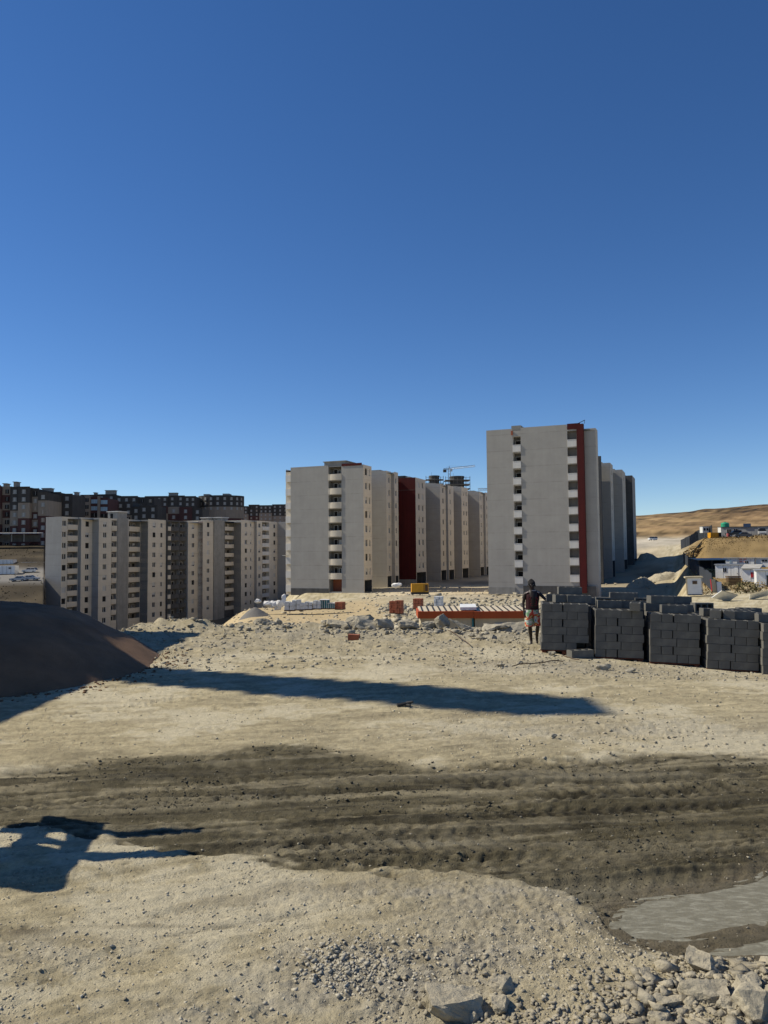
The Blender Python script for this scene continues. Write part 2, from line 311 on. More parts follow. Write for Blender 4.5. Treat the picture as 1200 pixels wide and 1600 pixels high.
def ground_fields(X, Y):
    """height and albedo of the ground"""
    z = tz0(X, Y)
    near = 1-sst(20, 34, Y)
    jag = 0.5*fbm(X*0.9, Y*2.2, 5, 3) + 0.30*fbm(X*6, Y*12, 3, 5)
    up = poly_y(WET_UP, X); lo = poly_y(WET_LO, X)
    sc = 0.30+0.02*Y
    wet = sst(-0.3, 0.25, (up-Y)+jag*0.9)*sst(-0.07, 0.07, (Y-lo)+jag*0.30+0.22*fbm(X*4.0, Y*7.0, 4, 6))
    wet *= sst(2.0, 3.0, Y)
    z = z - 0.068*np.clip(X-3.7, 0, 9)*sst(13.5, 18, Y)*near
    # shape
    z = z + near*(0.03*fbm(X*0.35, Y*0.35, 3, 11) + 0.016*fbm(X*1.3, Y*1.6, 4, 12))
    q = Y-0.12*X+0.15*fbm(X*0.5, Y*0.4, 2, 21)
    rut = fbm(X*0.45, q*5.0, 4, 22)
    lump = fbm(X*7, Y*11, 4, 23)
    z = z + wet*(0.035*rut + 0.030*fbm(X*0.9, q*13, 4, 27) + 0.016*fbm(X*0.5, q*24, 3, 28) + 0.011*np.abs(lump) + 0.010*fbm(X*26, Y*26, 2, 24) - 0.02)
    treads = np.sin((X+0.35*np.abs(((q*1.6) % 1.0)-0.5))*2*math.pi/0.16)
    tm = sst(0.05, 0.25, vn(X*0.5, q*2.4, 25))
    z = z + wet*tm*0.005*np.clip(treads*1.6+1.5*vn(X*5, Y*9, 26), -1, 1)
    q2 = Y-0.30*X+0.25*fbm(X*0.6, Y*0.6, 2, 31)
    dry = (1-wet)*near
    z = z + dry*(0.016*fbm(X*0.55, q2*4.0, 4, 32) + 0.020*np.abs(fbm(X*0.7, q2*6, 4, 37)) + 0.014*fbm(X*1.2, q2*11, 4, 34) + 0.010*fbm(X*7, Y*8, 4, 33) + 0.006*vn(X*34, Y*34, 35))
    # tyre tracks: grooves with lug prints, pressed into dust and mud
    groove = np.zeros(X.shape); gcol = np.zeros(X.shape)
    for pts_, wd, pitch, dp, sk, sd_ in TRACKS:
        tx = np.array([p[0] for p in pts_]); ty = np.array([p[1] for p in pts_])
        sel = np.nonzero((X > tx[0]) & (X < tx[-1]) & (Y < 20))[0]
        if not sel.size: continue
        xs, ys = X[sel], Y[sel]
        dy = ys-np.interp(xs, tx, ty)-0.05*fbm(xs*0.6, ys*0+sd_, 2, sd_)
        k = 1-sst(wd*0.8, wd, np.abs(dy))
        fade = sst(-0.15, 0.2, vn(xs*0.45, ys*0+3.3*sd_, sd_)+0.12)*sst(tx[0], tx[0]+0.5, xs)*(1-sst(tx[-1]-0.5, tx[-1], xs))
        lug = np.tanh(4*np.sin((xs*1.0+np.abs(dy)*sk)*2*math.pi/pitch+1.2*vn(xs*3, ys*3, sd_)))
        rimm = np.exp(-((np.abs(dy)-wd*1.12)/(wd*0.22))**2)
        dp = dp*0.5; pitch = pitch*0.75
        groove[sel] += fade*(k*(-dp*0.7+dp*0.55*lug*(np.abs(dy) > wd*.12))+rimm*dp*0.5)
        gcol[sel] = np.maximum(gcol[sel], fade*k*(0.5-0.5*lug))
    z = z + near*groove
    # thin scraped lines along the driving direction
    ln = fbm(X*0.22, q*2.6, 4, 38); l2 = fbm(X*0.35, q2*3.4, 4, 39)
    l3 = fbm(X*0.13, q*5.5, 3, 40)
    cr = np.clip(np.exp(-(ln/0.016)**2)+0.9*np.exp(-(l3/0.022)**2), 0, 1)*wet + 0.6*np.exp(-(l2/0.010)**2)*dry
    z = z - 0.022*cr
    # gravelly patches
    gr = np.clip(blob(X, Y, (545,1515), 0.55, 0.30)*1.1 + blob(X, Y, (680,1500), 0.7, 0.35)*0.8 + blob(X, Y, (620,1560), 0.5, 0.2)*0.7
         + blob(X, Y, (860,1430), 1.0, 0.6)*0.7 + blob(X, Y, (640,1390), 1.2, 0.25)*0.6 + blob(X, Y, (330,1580), 0.4, 0.15)*0.8 + blob(X, Y, (950,1140), 2.6, 0.8)*0.6
         + blob(X, Y, (900,1040), 3.0, 1.3)*0.8 + blob(X, Y, (30,1500), 0.5, 0.25)*0.6, 0, 1)
    gr = gr*(1-wet)
    rim = sst(17.5, 22, Y+1.5*fbm(X*0.4, Y*0.4, 3, 41))*(1-sst(28, 33, Y))
    corner = sst(0.9, 2.2, X-(-0.2)*0)*sst(5.35, 4.75, Y-0.15*fbm(X*2, Y*2, 2, 44))*(1-wet)
    z = z + gr*(0.05*np.abs(fbm(X*8, Y*8, 4, 42))+0.02*vn(X*38, Y*38, 36))
    z = z + rim*(0.13*np.abs(fbm(X*1.4, Y*1.4, 4, 43)) + 0.03*fbm(X*7, Y*5, 3, 45))
    z = z + corner*(0.13*np.abs(fbm(X*2.2, Y*2.6, 4, 46)) + 0.03*np.abs(fbm(X*9, Y*9, 3, 47)))
    px = X/np.maximum(Y, 1)*FPX+600
    berm = np.exp(-((Y-26.2)/1.1)**2)*sst(150, 230, px)*(1-0.75*sst(300, 360, px))
    z = z + berm*(0.28+0.5*np.abs(fbm(X*0.8, Y*0.9, 4, 48)))
    slope = sst(26, 30, Y)*(1-sst(60, 90, Y))
    z = z + slope*0.35*fbm(X*0.4, Y*0.4, 4, 51)
    far = sst(90, 160, Y)
    z = z + far*(0.45*fbm(X*0.03, Y*0.03, 5, 52)+0.2*fbm(X*0.2, Y*0.2, 3, 53))
    # the puddle lies in a shallow dish
    sel = (Y < 9) & (X > 0.5)
    pdist = np.full(X.shape, -9.0); xs, ys = X[sel], Y[sel]
    if xs.size:
        for pg in (PG, PG2):
            dm = np.full(xs.shape, 9.0)
            for (ax, ay), (bx, by) in zip(pg, pg[1:]+pg[:1]):
                tt = np.clip(((xs-ax)*(bx-ax)+(ys-ay)*(by-ay))/((bx-ax)**2+(by-ay)**2+1e-9), 0, 1)
                dm = np.minimum(dm, np.hypot(xs-ax-tt*(bx-ax), ys-ay-tt*(by-ay)))
            sg = np.where(inside(pg, xs, ys), dm, -dm); pdist[sel] = np.maximum(pdist[sel], sg)
    dish = sst(-0.28, 0.10, pdist+0.10*fbm(X*3, Y*4, 3, 92))
    z = z*(1-dish)+dish*np.minimum(z, -0.026+0.006*fbm(X*6, Y*8, 3, 93)-0.03*sst(0.03, 0.12, pdist))
    # ridge between the two puddles
    # ---------------- albedo
    n1 = fbm(X*0.7, Y*0.9, 4, 61); n2 = fbm(X*5, Y*7, 4, 62); n3 = vn(X*40, Y*40, 63)
    def c(r, g, b): return np.array([r, g, b])[:, None]
    sand = c(.405, .347, .222); pale = c(.50, .445, .315); grey = c(.33, .30, .235); mud = c(.090, .077, .046); mud2 = c(.172, .149, .096)
    col = sand*(1+0.25*n1+0.30*n2+0.22*n3+0.35*fbm(X*1.4, q2*14, 4, 67))
    t = sst(0.05, 0.45, n1+0.4*n2+0.1); col = col*(1-t)+pale*t
    dk = sst(0.18, 0.5, fbm(X*0.8, q2*3, 4, 64)+0.3*n2)*0.55; col = col*(1-dk)+c(.28,.235,.15)*dk
    t = np.clip(gr*(0.75+0.8*n2), 0, 1); col = col*(1-t)+grey*(1+0.5*n3)*t
    t = np.clip(rim*(0.62+0.9*n1+0.5*n2), 0, 1); col = col*(1-t)+c(.31,.275,.20)*(1+0.6*n2+0.3*n3)*t
    t = corner*0.35; col = col*(1-t)+c(.46,.42,.32)*(1+0.3*n2)*t
    mm = sst(0.0, 0.42, fbm(X*0.35, q*4.2, 5, 65)+0.25*n2+0.02)
    mudc = mud*(1-mm)+mud2*mm
    mudc = mudc*(1+0.34*n2+0.25*n3+0.85*fbm(X*0.28, q*17, 4, 68)+0.35*fbm(X*0.8, q*34, 3, 69))
    smooth_wet = blob(X, Y, (870,1212), 1.6, 0.16)+blob(X, Y, (700,1312), 1.0, 0.08)+1.3*blob(X, Y, (990,1405), 1.0, 0.45)
    t = np.clip(smooth_wet, 0, 1)*0.75; mudc = mudc*(1-t)+c(.19,.17,.12)*t
    wl = sst(0.25, 0.5, fbm(X*0.5, q*6, 4, 66)+0.2*n2)*sst(-1.0, 2.2, -X)*0.6     # dry crusts left in the track
    mudc = mudc*(1-wl)+c(.30,.26,.17)*wl
    mudc = mudc*(1-0.45*np.clip(cr, 0, 1))*(1-0.35*gcol)  # shade inside ruts and lug prints painted in as darker mud
    col = col*(1-0.3*cr*(1-wet))*(1-0.12*gcol)  # same groove shade painted into the dry sand colour
    col = col*(1-wet)+mudc*wet
    # dark wet rim round the puddle and damp spots
    damp = np.clip(blob(X, Y, (20,1455), 0.28, 0.07)*1.2+blob(X, Y, (110,1470), 0.35, 0.06)*0.6+blob(X, Y, (250,1445), 0.6, 0.03)*0.5+blob(X, Y, (1115,1476), 0.55, 0.05)*1.3, 0, 1)*(0.7+0.8*n2)
    damp = np.clip(damp+0.75*sst(-.25, -.05, pdist)*(1-sst(.05, .2, pdist))*(1+.8*n2), 0, 0.85); col = col*(1-damp)+c(.135,.113,.076)*damp
    # further away
    t = sst(60, 66, Y)*(1-sst(100, 118, Y))*sst(240, 330, px)*(1-sst(560, 640, px)); col = col*(1-t)+c(.44,.345,.20)*(1+0.15*n1)*t
    t = sst(28, 34, Y)*(1-sst(56, 64, Y)); col = col*(1-t)+c(.26,.225,.165)*(1+0.4*n1+0.3*n2)*t
    t = sst(90, 120, Y)*sst(520, 640, px)*(1-sst(1010, 1060, px)); n5 = fbm(X*0.12, Y*0.05, 4, 71)
    col = col*(1-t)+(c(.36,.305,.21)*(1+0.9*n5))*t
    t = sst(105, 125, Y)*sst(1050, 1090, px); col = col*(1-t)+c(.235,.165,.075)*(1+0.6*fbm(X*0.3, Y*0.3, 4, 72)+0.3*n1)*t
    t = sst(120, 150, Y)*(1-sst(120, 160, px)); col = col*(1-t)+c(.055,.043,.026)*(1+0.9*fbm(X*0.15, Y*0.15, 4, 73))*t
    t = sst(110, 150, Y)*sst(120, 160, px)*(1-sst(380, 460, px)); col = col*(1-t)+c(.16,.135,.09)*t
    t = sst(198, 204, Y)*(1-sst(228, 234, Y))*(1-sst(100, 130, px)); col = col*(1-t)+c(.2,.19,.175)*t
    t = sst(300, 330, Y)*sst(960, 985, px)*(1-sst(430, 440, Y))*(1-sst(1085, 1110, px)); col = col*(1-t)+c(.46,.41,.32)*(1+0.5*n5)*t
    return z, np.clip(col, 0.01, 0.75), wet
PG = [gnd(*p) for p in PUD]; PG2 = [gnd(*p) for p in PUD2]

def grid_obj(name, TT, YY, fields, matl, x_of=None):
    nr, nc = len(YY), len(TT)
    Y = np.repeat(np.array(YY), nc); T = np.tile(np.array(TT), nr); X = T*Y
    z, col, wet = fields(X, Y)
    co = np.stack([X, Y, z], 1).astype(np.float32)
    me = bpy.data.meshes.new(name)
    i = np.arange((nr-1)*(nc-1)); r = i//(nc-1); q = i % (nc-1); a = r*nc+q
    fc = np.stack([a, a+1, a+nc+1, a+nc], 1).astype(np.int32)
    me.vertices.add(len(co)); me.vertices.foreach_set('co', co.ravel())
    me.loops.add(fc.size); me.loops.foreach_set('vertex_index', fc.ravel())
    me.polygons.add(len(fc)); me.polygons.foreach_set('loop_start', np.arange(0, fc.size, 4, dtype=np.int32)); me.polygons.foreach_set('loop_total', np.full(len(fc), 4, np.int32))
    me.polygons.foreach_set('use_smooth', np.ones(len(fc), bool))
    me.update(calc_edges=True); me.validate()
    ca = me.attributes.new('tone', 'FLOAT_COLOR', 'POINT')
    ca.data.foreach_set('color', np.concatenate([col.T, np.ones((len(co), 1))], 1).astype(np.float32).ravel())
    wa = me.attributes.new('wet', 'FLOAT', 'POINT'); wa.data.foreach_set('value', wet.astype(np.float32))
    me.materials.append(matl)
    o = bpy.data.objects.new(name, me); COL.objects.link(o); return o
M_ground = mat('earth', (0.4, 0.34, 0.22), 0.95, 0.2, 14.0, 0.022, 60, spec=0.1, attr='tone')
_n = M_ground.node_tree.nodes; _l = M_ground.node_tree.links
_wa = _n.new('ShaderNodeAttribute'); _wa.attribute_name = 'wet'
_wr = _n.new('ShaderNodeMapRange'); _wr.inputs['To Min'].default_value = 0.97; _wr.inputs['To Max'].default_value = 0.72
_l.new(_wa.outputs['Fac'], _wr.inputs['Value']); _l.new(_wr.outputs[0], _n['Principled BSDF'].inputs['Roughness'])

def rows(a, b):
    out = [a]
    while out[-1] < b:
        d = out[-1]; out.append(d+max(0.016, 0.00052*d*d if d < 30 else 0.03*d))
    return out
TT = list(np.linspace(-4.0, -0.66, 24))[:-1] + list(np.linspace(-0.66, 0.66, 660)) + list(np.linspace(0.66, 4.0, 24))[1:]
YG = rows(2.6, 380)
ground = tag(grid_obj('ground', TT, YG, ground_fields, M_ground), kind='structure')
def hill_fields(X, Y):
    z = tz0(X, Y); k = sst(YG[-1], 480, Y)
    z0, c0, w0 = ground_fields(X, Y)
    z = z + (z0-z)*1.0 + k*2.0*fbm(X*0.012, Y*0.012, 4, 81)
    n = fbm(X*0.02, Y*0.02, 5, 82); m = fbm(X*0.09, Y*0.05, 4, 83)
    tan = np.array([.27, .185, .09])[:, None]; brn = np.array([.15, .098, .05])[:, None]
    hgt = sst(22, 44, z+10*n); px = X/Y*FPX+600
    hgt = np.clip(hgt*0.5+0.7*sst(1040, 1140, px+300*n), 0, 1)
    col = (tan*(1-hgt)+brn*hgt)*(1+0.8*n+0.9*m+0.9*fbm(X*0.22, Y*0.07, 5, 84)-0.5*np.exp(-(fbm(X*0.018, Y*0.012, 4, 85)/0.03)**2))
    kk = sst(YG[-1]+25, YG[-1]+70, Y); col = c0*(1-kk)+col*kk
    return z, np.clip(col, 0.02, 0.6), 0*w0
YH = [YG[-1]]
while YH[-1] < 4000: YH.append(YH[-1]*1.025)
tag(grid_obj('hill', list(np.linspace(-4, -0.7, 12))[:-1]+list(np.linspace(-0.7, 0.7, 260))+list(np.linspace(0.7, 4, 12))[1:], YH, hill_fields, M_ground), kind='structure')
mb = MB()
for i in range(12):
    for j in range(8):
        x0 = -36+6*i; y0 = -45.4+6*j
        mb.face([(x0,y0,-0.01),(x0+6,y0,-0.01),(x0+6,y0+6,-0.01),(x0,y0+6,-0.01)], mat('yard_earth', (.40,.34,.22), 0.95, 0.2, 1.5, 0.01, 40))
tag(mb.build('yard_ground'), kind='structure')

def gz(x, y):
    z, c, w_ = ground_fields(np.array([float(x)]), np.array([float(y)])); return float(z[0])

# puddles of cement slurry
M_slurry = mat('cement_slurry', (.165, .153, .112), 0.75, 0.12, 6.0, 0.006, 30, spec=0.15)
_n = M_slurry.node_tree.nodes; _l = M_slurry.node_tree.links; _b = _n['Principled BSDF']
_tc = [x for x in _n if x.type == 'TEX_COORD'][0]
_mp = _n.new('ShaderNodeMapping'); _mp.inputs['Scale'].default_value = (5.0, 17.0, 1); _mp.inputs['Rotation'].default_value = (0, 0, R(38)); _l.new(_tc.outputs['Object'], _mp.inputs[0])
_nn = _n.new('ShaderNodeTexNoise'); _nn.inputs['Scale'].default_value = 1.6; _nn.inputs['Detail'].default_value = 7; _nn.inputs['Roughness'].default_value = 0.7; _nn.inputs['Distortion'].default_value = 0.6
_l.new(_mp.outputs[0], _nn.inputs['Vector'])
_mr = _n.new('ShaderNodeMapRange'); _mr.inputs['From Min'].default_value = 0.47; _mr.inputs['From Max'].default_value = 0.66; _l.new(_nn.outputs[0], _mr.inputs['Value'])
_mx = _n.new('ShaderNodeMix'); _mx.data_type = 'RGBA'; _src = _b.inputs['Base Color'].links[0].from_socket
_l.new(_mr.outputs[0], _mx.inputs[0]); _l.new(_src, _mx.inputs[6]); _mx.inputs[7].default_value = (.28, .27, .215, 1); _l.new(_mx.outputs[2], _b.inputs['Base Color'])
_rr = _n.new('ShaderNodeMapRange'); _rr.inputs['To Min'].default_value = 0.6; _rr.inputs['To Max'].default_value = 0.75; _l.new(_mr.outputs[0], _rr.inputs['Value']); _l.new(_rr.outputs[0], _b.inputs['Roughness'])
for pg in (PG, PG2):
    bm = bmesh.new(); n = len(pg); pts = []
    for i in range(n):
        a = Vector(pg[i]); b_ = Vector(pg[(i+1) % n])
        for k in range(6):
            p = a.lerp(b_, k/6.0); j = 0.0*float(fbm(np.array([p.x*4]), np.array([p.y*4]), 3, 91)[0]); pts.append((p.x, p.y, -0.034))
    bm.faces.new([bm.verts.new(p) for p in pts]); bmesh.ops.triangulate(bm, faces=bm.faces)
    bmesh.ops.recalc_face_normals(bm, faces=bm.faces)
    me = bpy.data.meshes.new('cement_puddle'); bm.to_mesh(me); bm.free(); me.materials.append(M_slurry)
    if me.polygons[0].normal.z < 0: me.flip_normals()
    o = bpy.data.objects.new('cement_puddle', me); COL.objects.link(o); tag(o, kind='structure')

# ------------------------------------------------------------------ buildings
YAW = R(22.0); CY, SY = math.cos(YAW), math.sin(YAW)
def loc_u(px, O, v):              # photo column -> u on the plane v = const of a frame at O turned by YAW
    t = (px-600)/FPX
    return (t*(O[1]+v*CY)-O[0]-v*SY)/(CY+t*SY)
def loc_v(px, O, u):
    t = (px-600)/FPX
    return (t*(O[1]-u*SY)-O[0]-u*CY)/(SY-t*CY)
ST = 3.05                         # storey height

def wall(mb, p0, p1, z0, z1, m, ops=(), back=None):
    """wall panel with real openings; ops: (s0, s1, za, zb, depth, back material or None)"""
    p0 = Vector((p0[0], p0[1], 0)); p1 = Vector((p1[0], p1[1], 0)); L = (p1-p0).length
    if L < 1e-4: return
    d = (p1-p0)/L; inn = Vector((-d.y, d.x, 0))
    def P(s, z, y=0.0): q = p0+d*s+inn*y; return (q.x, q.y, z)
    ss = sorted({0.0, L} | {min(max(o[i], 0), L) for o in ops for i in (0, 1)})
    zz = sorted({z0, z1} | {min(max(o[i], z0), z1) for o in ops for i in (2, 3)})
    for a, b in zip(ss, ss[1:]):
        run = None
        for c, e in zip(zz, zz[1:]):
            ms, mz = (a+b)/2, (c+e)/2
            hole = any(o[0] < ms < o[1] and o[2] < mz < o[3] for o in ops)
            if hole:
                if run is not None: mb.face([P(a, run), P(b, run), P(b, c), P(a, c)], m); run = None
            elif run is None: run = c
        if run is not None: mb.face([P(a, run), P(b, run), P(b, zz[-1]), P(a, zz[-1])], m)
    for o in ops:
        s0, s1, za, zb, dp, bk = o[:6]; rm = o[6] if len(o) > 6 else m
        mb.face([P(s0, za), P(s0, za, dp), P(s0, zb, dp), P(s0, zb)], rm)
        mb.face([P(s1, za, dp), P(s1, za), P(s1, zb), P(s1, zb, dp)], rm)
        mb.face([P(s0, za), P(s1, za), P(s1, za, dp), P(s0, za, dp)], rm)
        mb.face([P(s0, zb, dp), P(s1, zb, dp), P(s1, zb), P(s0, zb)], rm)
        mb.face([P(s0, za, dp), P(s1, za, dp), P(s1, zb, dp), P(s0, zb, dp)], bk or rm)

WIN = {}
def win_mesh(w_, h_, kind):
    k = (round(w_, 2), round(h_, 2), kind)
    if k in WIN: return WIN[k]
    mb = MB(); f = 0.07; a, b = -w_/2, w_/2
    if kind != 'open':
        mb.box(a, a+f, 0, .07, -h_/2, h_/2, M_frame); mb.box(b-f, b, 0, .07, -h_/2, h_/2, M_frame)
        mb.box(a+f, b-f, 0, .07, h_/2-f, h_/2, M_frame); mb.box(a+f, b-f, 0, .07, -h_/2, -h_/2+f, M_frame)
        mb.box(-.06, .06, .005, .065, -h_/2+f, h_/2-f, M_frame)
        mb.box(a+f, b-f, .03, .05, -h_/2+f, h_/2-f, M_glass)
        if kind == 'half': mb.box(a+f, b-f, -.03, .0, -h_/2+f+h_*0.45, h_/2-f, M_shut)
        if kind == 'shut': mb.box(a+f, b-f, -.03, .0, -h_/2+f, h_/2-f, M_shut)
        if kind == 'low': mb.box(a+f, b-f, -.03, .0, -h_/2+f+h_*0.22, h_/2-f, M_shut)
    else:
        mb.box(a, b, .0, .05, -h_/2, h_/2, M_void)
    WIN[k] = mb.mesh('window'); return WIN[k]
def door_mesh(w_, h_):
    k = (w_, h_, 'door')
    if k in WIN: return WIN[k]
    mb = MB(); mb.box(-w_/2, w_/2, 0, .04, 0, h_, M_void); mb.box(-w_/2, -w_/2+.06, -.03, 0, 0, h_, M_frame); mb.box(w_/2-.06, w_/2, -.03, 0, 0, h_, M_frame)
    mb.box(-w_/2+.06, w_/2-.06, -.03, 0, h_-.06, h_, M_frame)
    WIN[k] = mb.mesh('balcony_door'); return WIN[k]
rw = random.Random(11)
KINDS_W = ['plain', 'plain', 'plain', 'plain', 'half', 'low', 'shut', 'open', 'open']

class Building:
    def __init__(s, name, label, cat, O, group):
        s.root = thing(name, label, cat, (O[0], O[1], 0), -YAW, group); s.O = O
        s.mb = MB(); s.fp = []
    def seg(s, p0, p1, z0, z1, m, wins=(), balc=(), extra=(), rows=None, zt=None, plinth=None):
        """wins: (s centre, width, height); balc: (s0, s1, depth, style)"""
        P0, P1 = Vector((*p0, 0)), Vector((*p1, 0)); L = (P1-P0).length; d = (P1-P0)/max(L, 1e-6); inn = Vector((-d.y, d.x, 0))
        ang = math.atan2(d.y, d.x); ops = list(extra)
        for sc, ww, hh in wins:
            for k in range(rows):
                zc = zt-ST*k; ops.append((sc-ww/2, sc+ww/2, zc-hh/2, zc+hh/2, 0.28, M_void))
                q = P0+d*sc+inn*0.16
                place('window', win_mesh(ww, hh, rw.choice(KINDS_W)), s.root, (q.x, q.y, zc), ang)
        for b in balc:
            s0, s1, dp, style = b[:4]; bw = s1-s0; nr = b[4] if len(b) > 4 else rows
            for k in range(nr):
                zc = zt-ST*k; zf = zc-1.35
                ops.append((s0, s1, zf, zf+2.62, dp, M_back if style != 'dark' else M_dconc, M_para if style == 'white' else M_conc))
                if style == 'void': continue
                # parapet
                key = ('para', round(bw, 2), style)
                if key not in WIN:
                    q_ = MB(); mm = {'white': M_para, 'conc': M_para, 'dark': M_dconc, 'cream': M_side, 'plain': M_para}[style]
                    q_.box(-bw/2+.004, bw/2-.004, -.12, .03, -.25, 1.0, mm); q_.box(-bw/2+.004, bw/2-.004, -.15, .06, 1.0, 1.06, mm)
                    WIN[key] = q_.mesh('balcony_parapet')
                q = P0+d*((s0+s1)/2)
                place('balcony_parapet', WIN[key], s.root, (q.x, q.y, zf), ang)
                if style in ('white', 'cream') and bw > 1.8 or style == 'conc':
                    q = P0+d*(s0+bw*0.34)+inn*(dp-.05); place('balcony_door', door_mesh(0.9, 2.2), s.root, (q.x, q.y, zf+.02), ang)
                    if bw > 2.2:
                        q = P0+d*(s0+bw*0.74)+inn*(dp-.06); place('window', win_mesh(1.0, 1.2, rw.choice(KINDS_W)), s.root, (q.x, q.y, zf+1.5), ang)
                elif style == 'white' or style == 'dark':
                    q = P0+d*(s0+bw*0.5)+inn*(dp-.05); place('balcony_door', door_mesh(min(1.3, bw*.7), 2.0), s.root, (q.x, q.y, zf+.02), ang)
        wall(s.mb, p0, p1, z0, z1, m, ops)
        if not s.fp: s.fp.append(tuple(p0))
        s.fp.append(tuple(p1))
    def close(s, pts, z0, z1, m):
        ring = s.fp+[tuple(p) for p in pts]
        a = ring[len(s.fp)-1]
        for p in list(ring[len(s.fp):])+[ring[0]]:
            wall(s.mb, a, p, z0, z1, m); a = p
        s.mb.build('wall', s.root)
        bm = bmesh.new(); bm.faces.new([bm.verts.new((p[0], p[1], z1-.35)) for p in ring]); bmesh.ops.triangulate(bm, faces=bm.faces)
        me = bpy.data.meshes.new('roof'); bm.to_mesh(me); bm.free(); me.materials.append(M_conc)
        o = bpy.data.objects.new('roof', me); COL.objects.link(o); o.parent = s.root
        s.ring = ring
    def boxpart(s, name, x0, x1, y0, y1, z0, z1, m):
        q = MB(); q.box(x0, x1, y0, y1, z0, z1, m); return q.build(name, s.root)

GB = 'apartment blocks of the new estate'
def corner(px, D): return ((px-600)/FPX*D, D)

# -------- right hand tower nearest to the blocks
O = corner(889, 138.5); B = Building('apartment_tower', 'tall grey white tower with a red column and rows of stacked balconies, behind the man', 'apartment block', O, GB)
u = lambda px, v=0: loc_u(px, O, v)
ztop = 25.6; zb = -5.6; zc = 2.5+(865-0-697)*139/1202.0
zc = 22.75
B.seg((u(762), 0), (u(803), 0), zb, ztop-.1, M_front)
wv = u(816)-u(803)
B.seg((u(803), 0), (u(816), 0), zb, ztop-.5, M_front, balc=[(0.02, wv-.02, 1.5, 'white')], rows=9, zt=zc)
B.seg((u(816), 0), (u(889), 0), zb, ztop, M_front)
wv = u(904)-u(889)
B.seg((u(889), 0), (u(904), 0), zb, ztop-.3, M_front, balc=[(0.02, wv-.02, .7, 'plain')], rows=9, zt=zc+.35)
uc = u(904)
B.seg((uc, 0), (uc, .6), zb, ztop-.5, M_front)
ue = u(934, .6)
B.seg((uc, .6), (ue, .6), zb, ztop-.9, M_front)
B.seg((ue, .6), (ue, 3.6), zb, ztop-.9, M_side)
uw = loc_u(933.5, O, 49)
B.close([(uw-2.0, 3.6), (uw-2.2, 35), (u(762)+6, 35), (u(762)+6, 17), (u(762), 17)], zb, ztop-.9, M_side)  # unseen rear wing, its length set to shape the ground shadow
q = MB(); ra, rb = u(904)+.06, u(915, -.25)
q.box(ra, rb, -.35, .55, zb+.8, ztop-.1, M_red); q.build('red_column', B.root)
q = MB(); q.box(u(889)+.05, ra+.6, -.12, .02, ztop-.95, ztop+.1, M_red); q.build('red_fascia', B.root)
q = MB(); q.box(u(801), u(804), -.15, -.02, ztop-1.3, ztop-.5, M_brick); q.build('brick_patch', B.root)
q = MB(); q.bar((ra, -.2, ztop-.1), (rb+.3, -.2, ztop+.55), .07, M_dark); q.bar((rb+.2, -.2, ztop-.1), (rb+.2, -.2, ztop+.5), .05, M_dark); q.build('steel_bars', B.root)
q = MB(); q.box(u(801), u(816), .3, 4, ztop-.4, ztop+.5, M_conc); q.build('roof_hut', B.root)
q = MB(); q.box(u(762)-.05, u(803)+.05, -.12, -.01, zb, -3.9, M_conc); q.box(u(816), ue-.5, -.1, -.008, zb, -3.6, M_dconc); q.build('plinth', B.root)
for k in range(1, 10):            # storey joints in the render
    pass

# -------- blocks behind the tower, right hand row
def rowblock(px_l, px_c, D, px_e, ztop, zb, label, mf, ms, wincols, rows, zt, wing_px=None, wing_v=None, grp=GB, name='apartment_block', step=None, balc=None, shutw=(1.0, 1.35), red=False, pil=True, leftw=None):
    """front ends at px_c; side faces run back to px_e; optional step (px of step end, then side to px)"""
    O = corner(px_c, D); B = Building(name, label, 'apartment block', O, grp)
    ul = loc_u(px_l, O, 0) if leftw is None else -leftw
    B.seg((ul, 0), (0, 0), zb, ztop, mf)
    segs = [(px_c, px_e, 0.0, wincols)]
    uu, v0 = 0.0, 0.0
    def side(pe, wins, uu, v0):
        v1 = loc_v(pe, O, uu)
        ws = [(loc_v(p, O, uu)-v0, *shutw) for p in wins]
        ex = []
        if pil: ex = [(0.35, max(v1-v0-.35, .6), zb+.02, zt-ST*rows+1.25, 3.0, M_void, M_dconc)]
        B.seg((uu, v0), (uu, v1), zb, ztop, ms, wins=ws, rows=rows, zt=zt, extra=ex)
        return v1
    v1 = side(px_e, wincols, uu, v0)
    if step:
        pf, pe2, wc2 = step
        u2 = loc_u(pf, O, v1); B.seg((uu, v1), (u2, v1), zb, ztop-.15, mf); uu = u2
        v1 = side(pe2, wc2, uu, v1)
    wu = min(uu-0.5, loc_u(wing_px, O, wing_v)) if wing_px else uu-2  # unseen rear wing; right-row lengths close gaps in the ground shadow
    wv_ = wing_v or v1+10
    B.close([(loc_u(px_e if not step else step[1], O, v1)-.01 if False else uu-.3, v1), (wu, wv_), (ul, wv_)], zb, ztop-.2, ms)
    q = MB(); q.box(-5.5, -2.2, 1.5, 5.0, ztop-.5, ztop+.45, M_conc); q.build('roof_hut', B.root)
    return B, O
rowblock(935, 941, 184, 941.8, 25.5, -5, 'narrow block darkened by painted shade, squeezed between the tall red striped tower and the rear row', M_dconc, M_black, [], 1, 22, 941, 16.8, leftw=7, pil=False)  # dark materials paint the tower's shade onto this block
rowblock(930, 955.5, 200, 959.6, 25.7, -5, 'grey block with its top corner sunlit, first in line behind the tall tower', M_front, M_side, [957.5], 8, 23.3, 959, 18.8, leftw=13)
rowblock(950, 974, 217, 978.8, 25.7, -5, 'grey block, second in line behind the tall tower', M_front, M_side, [976.5], 8, 23.3, 978, 20.9, leftw=13)
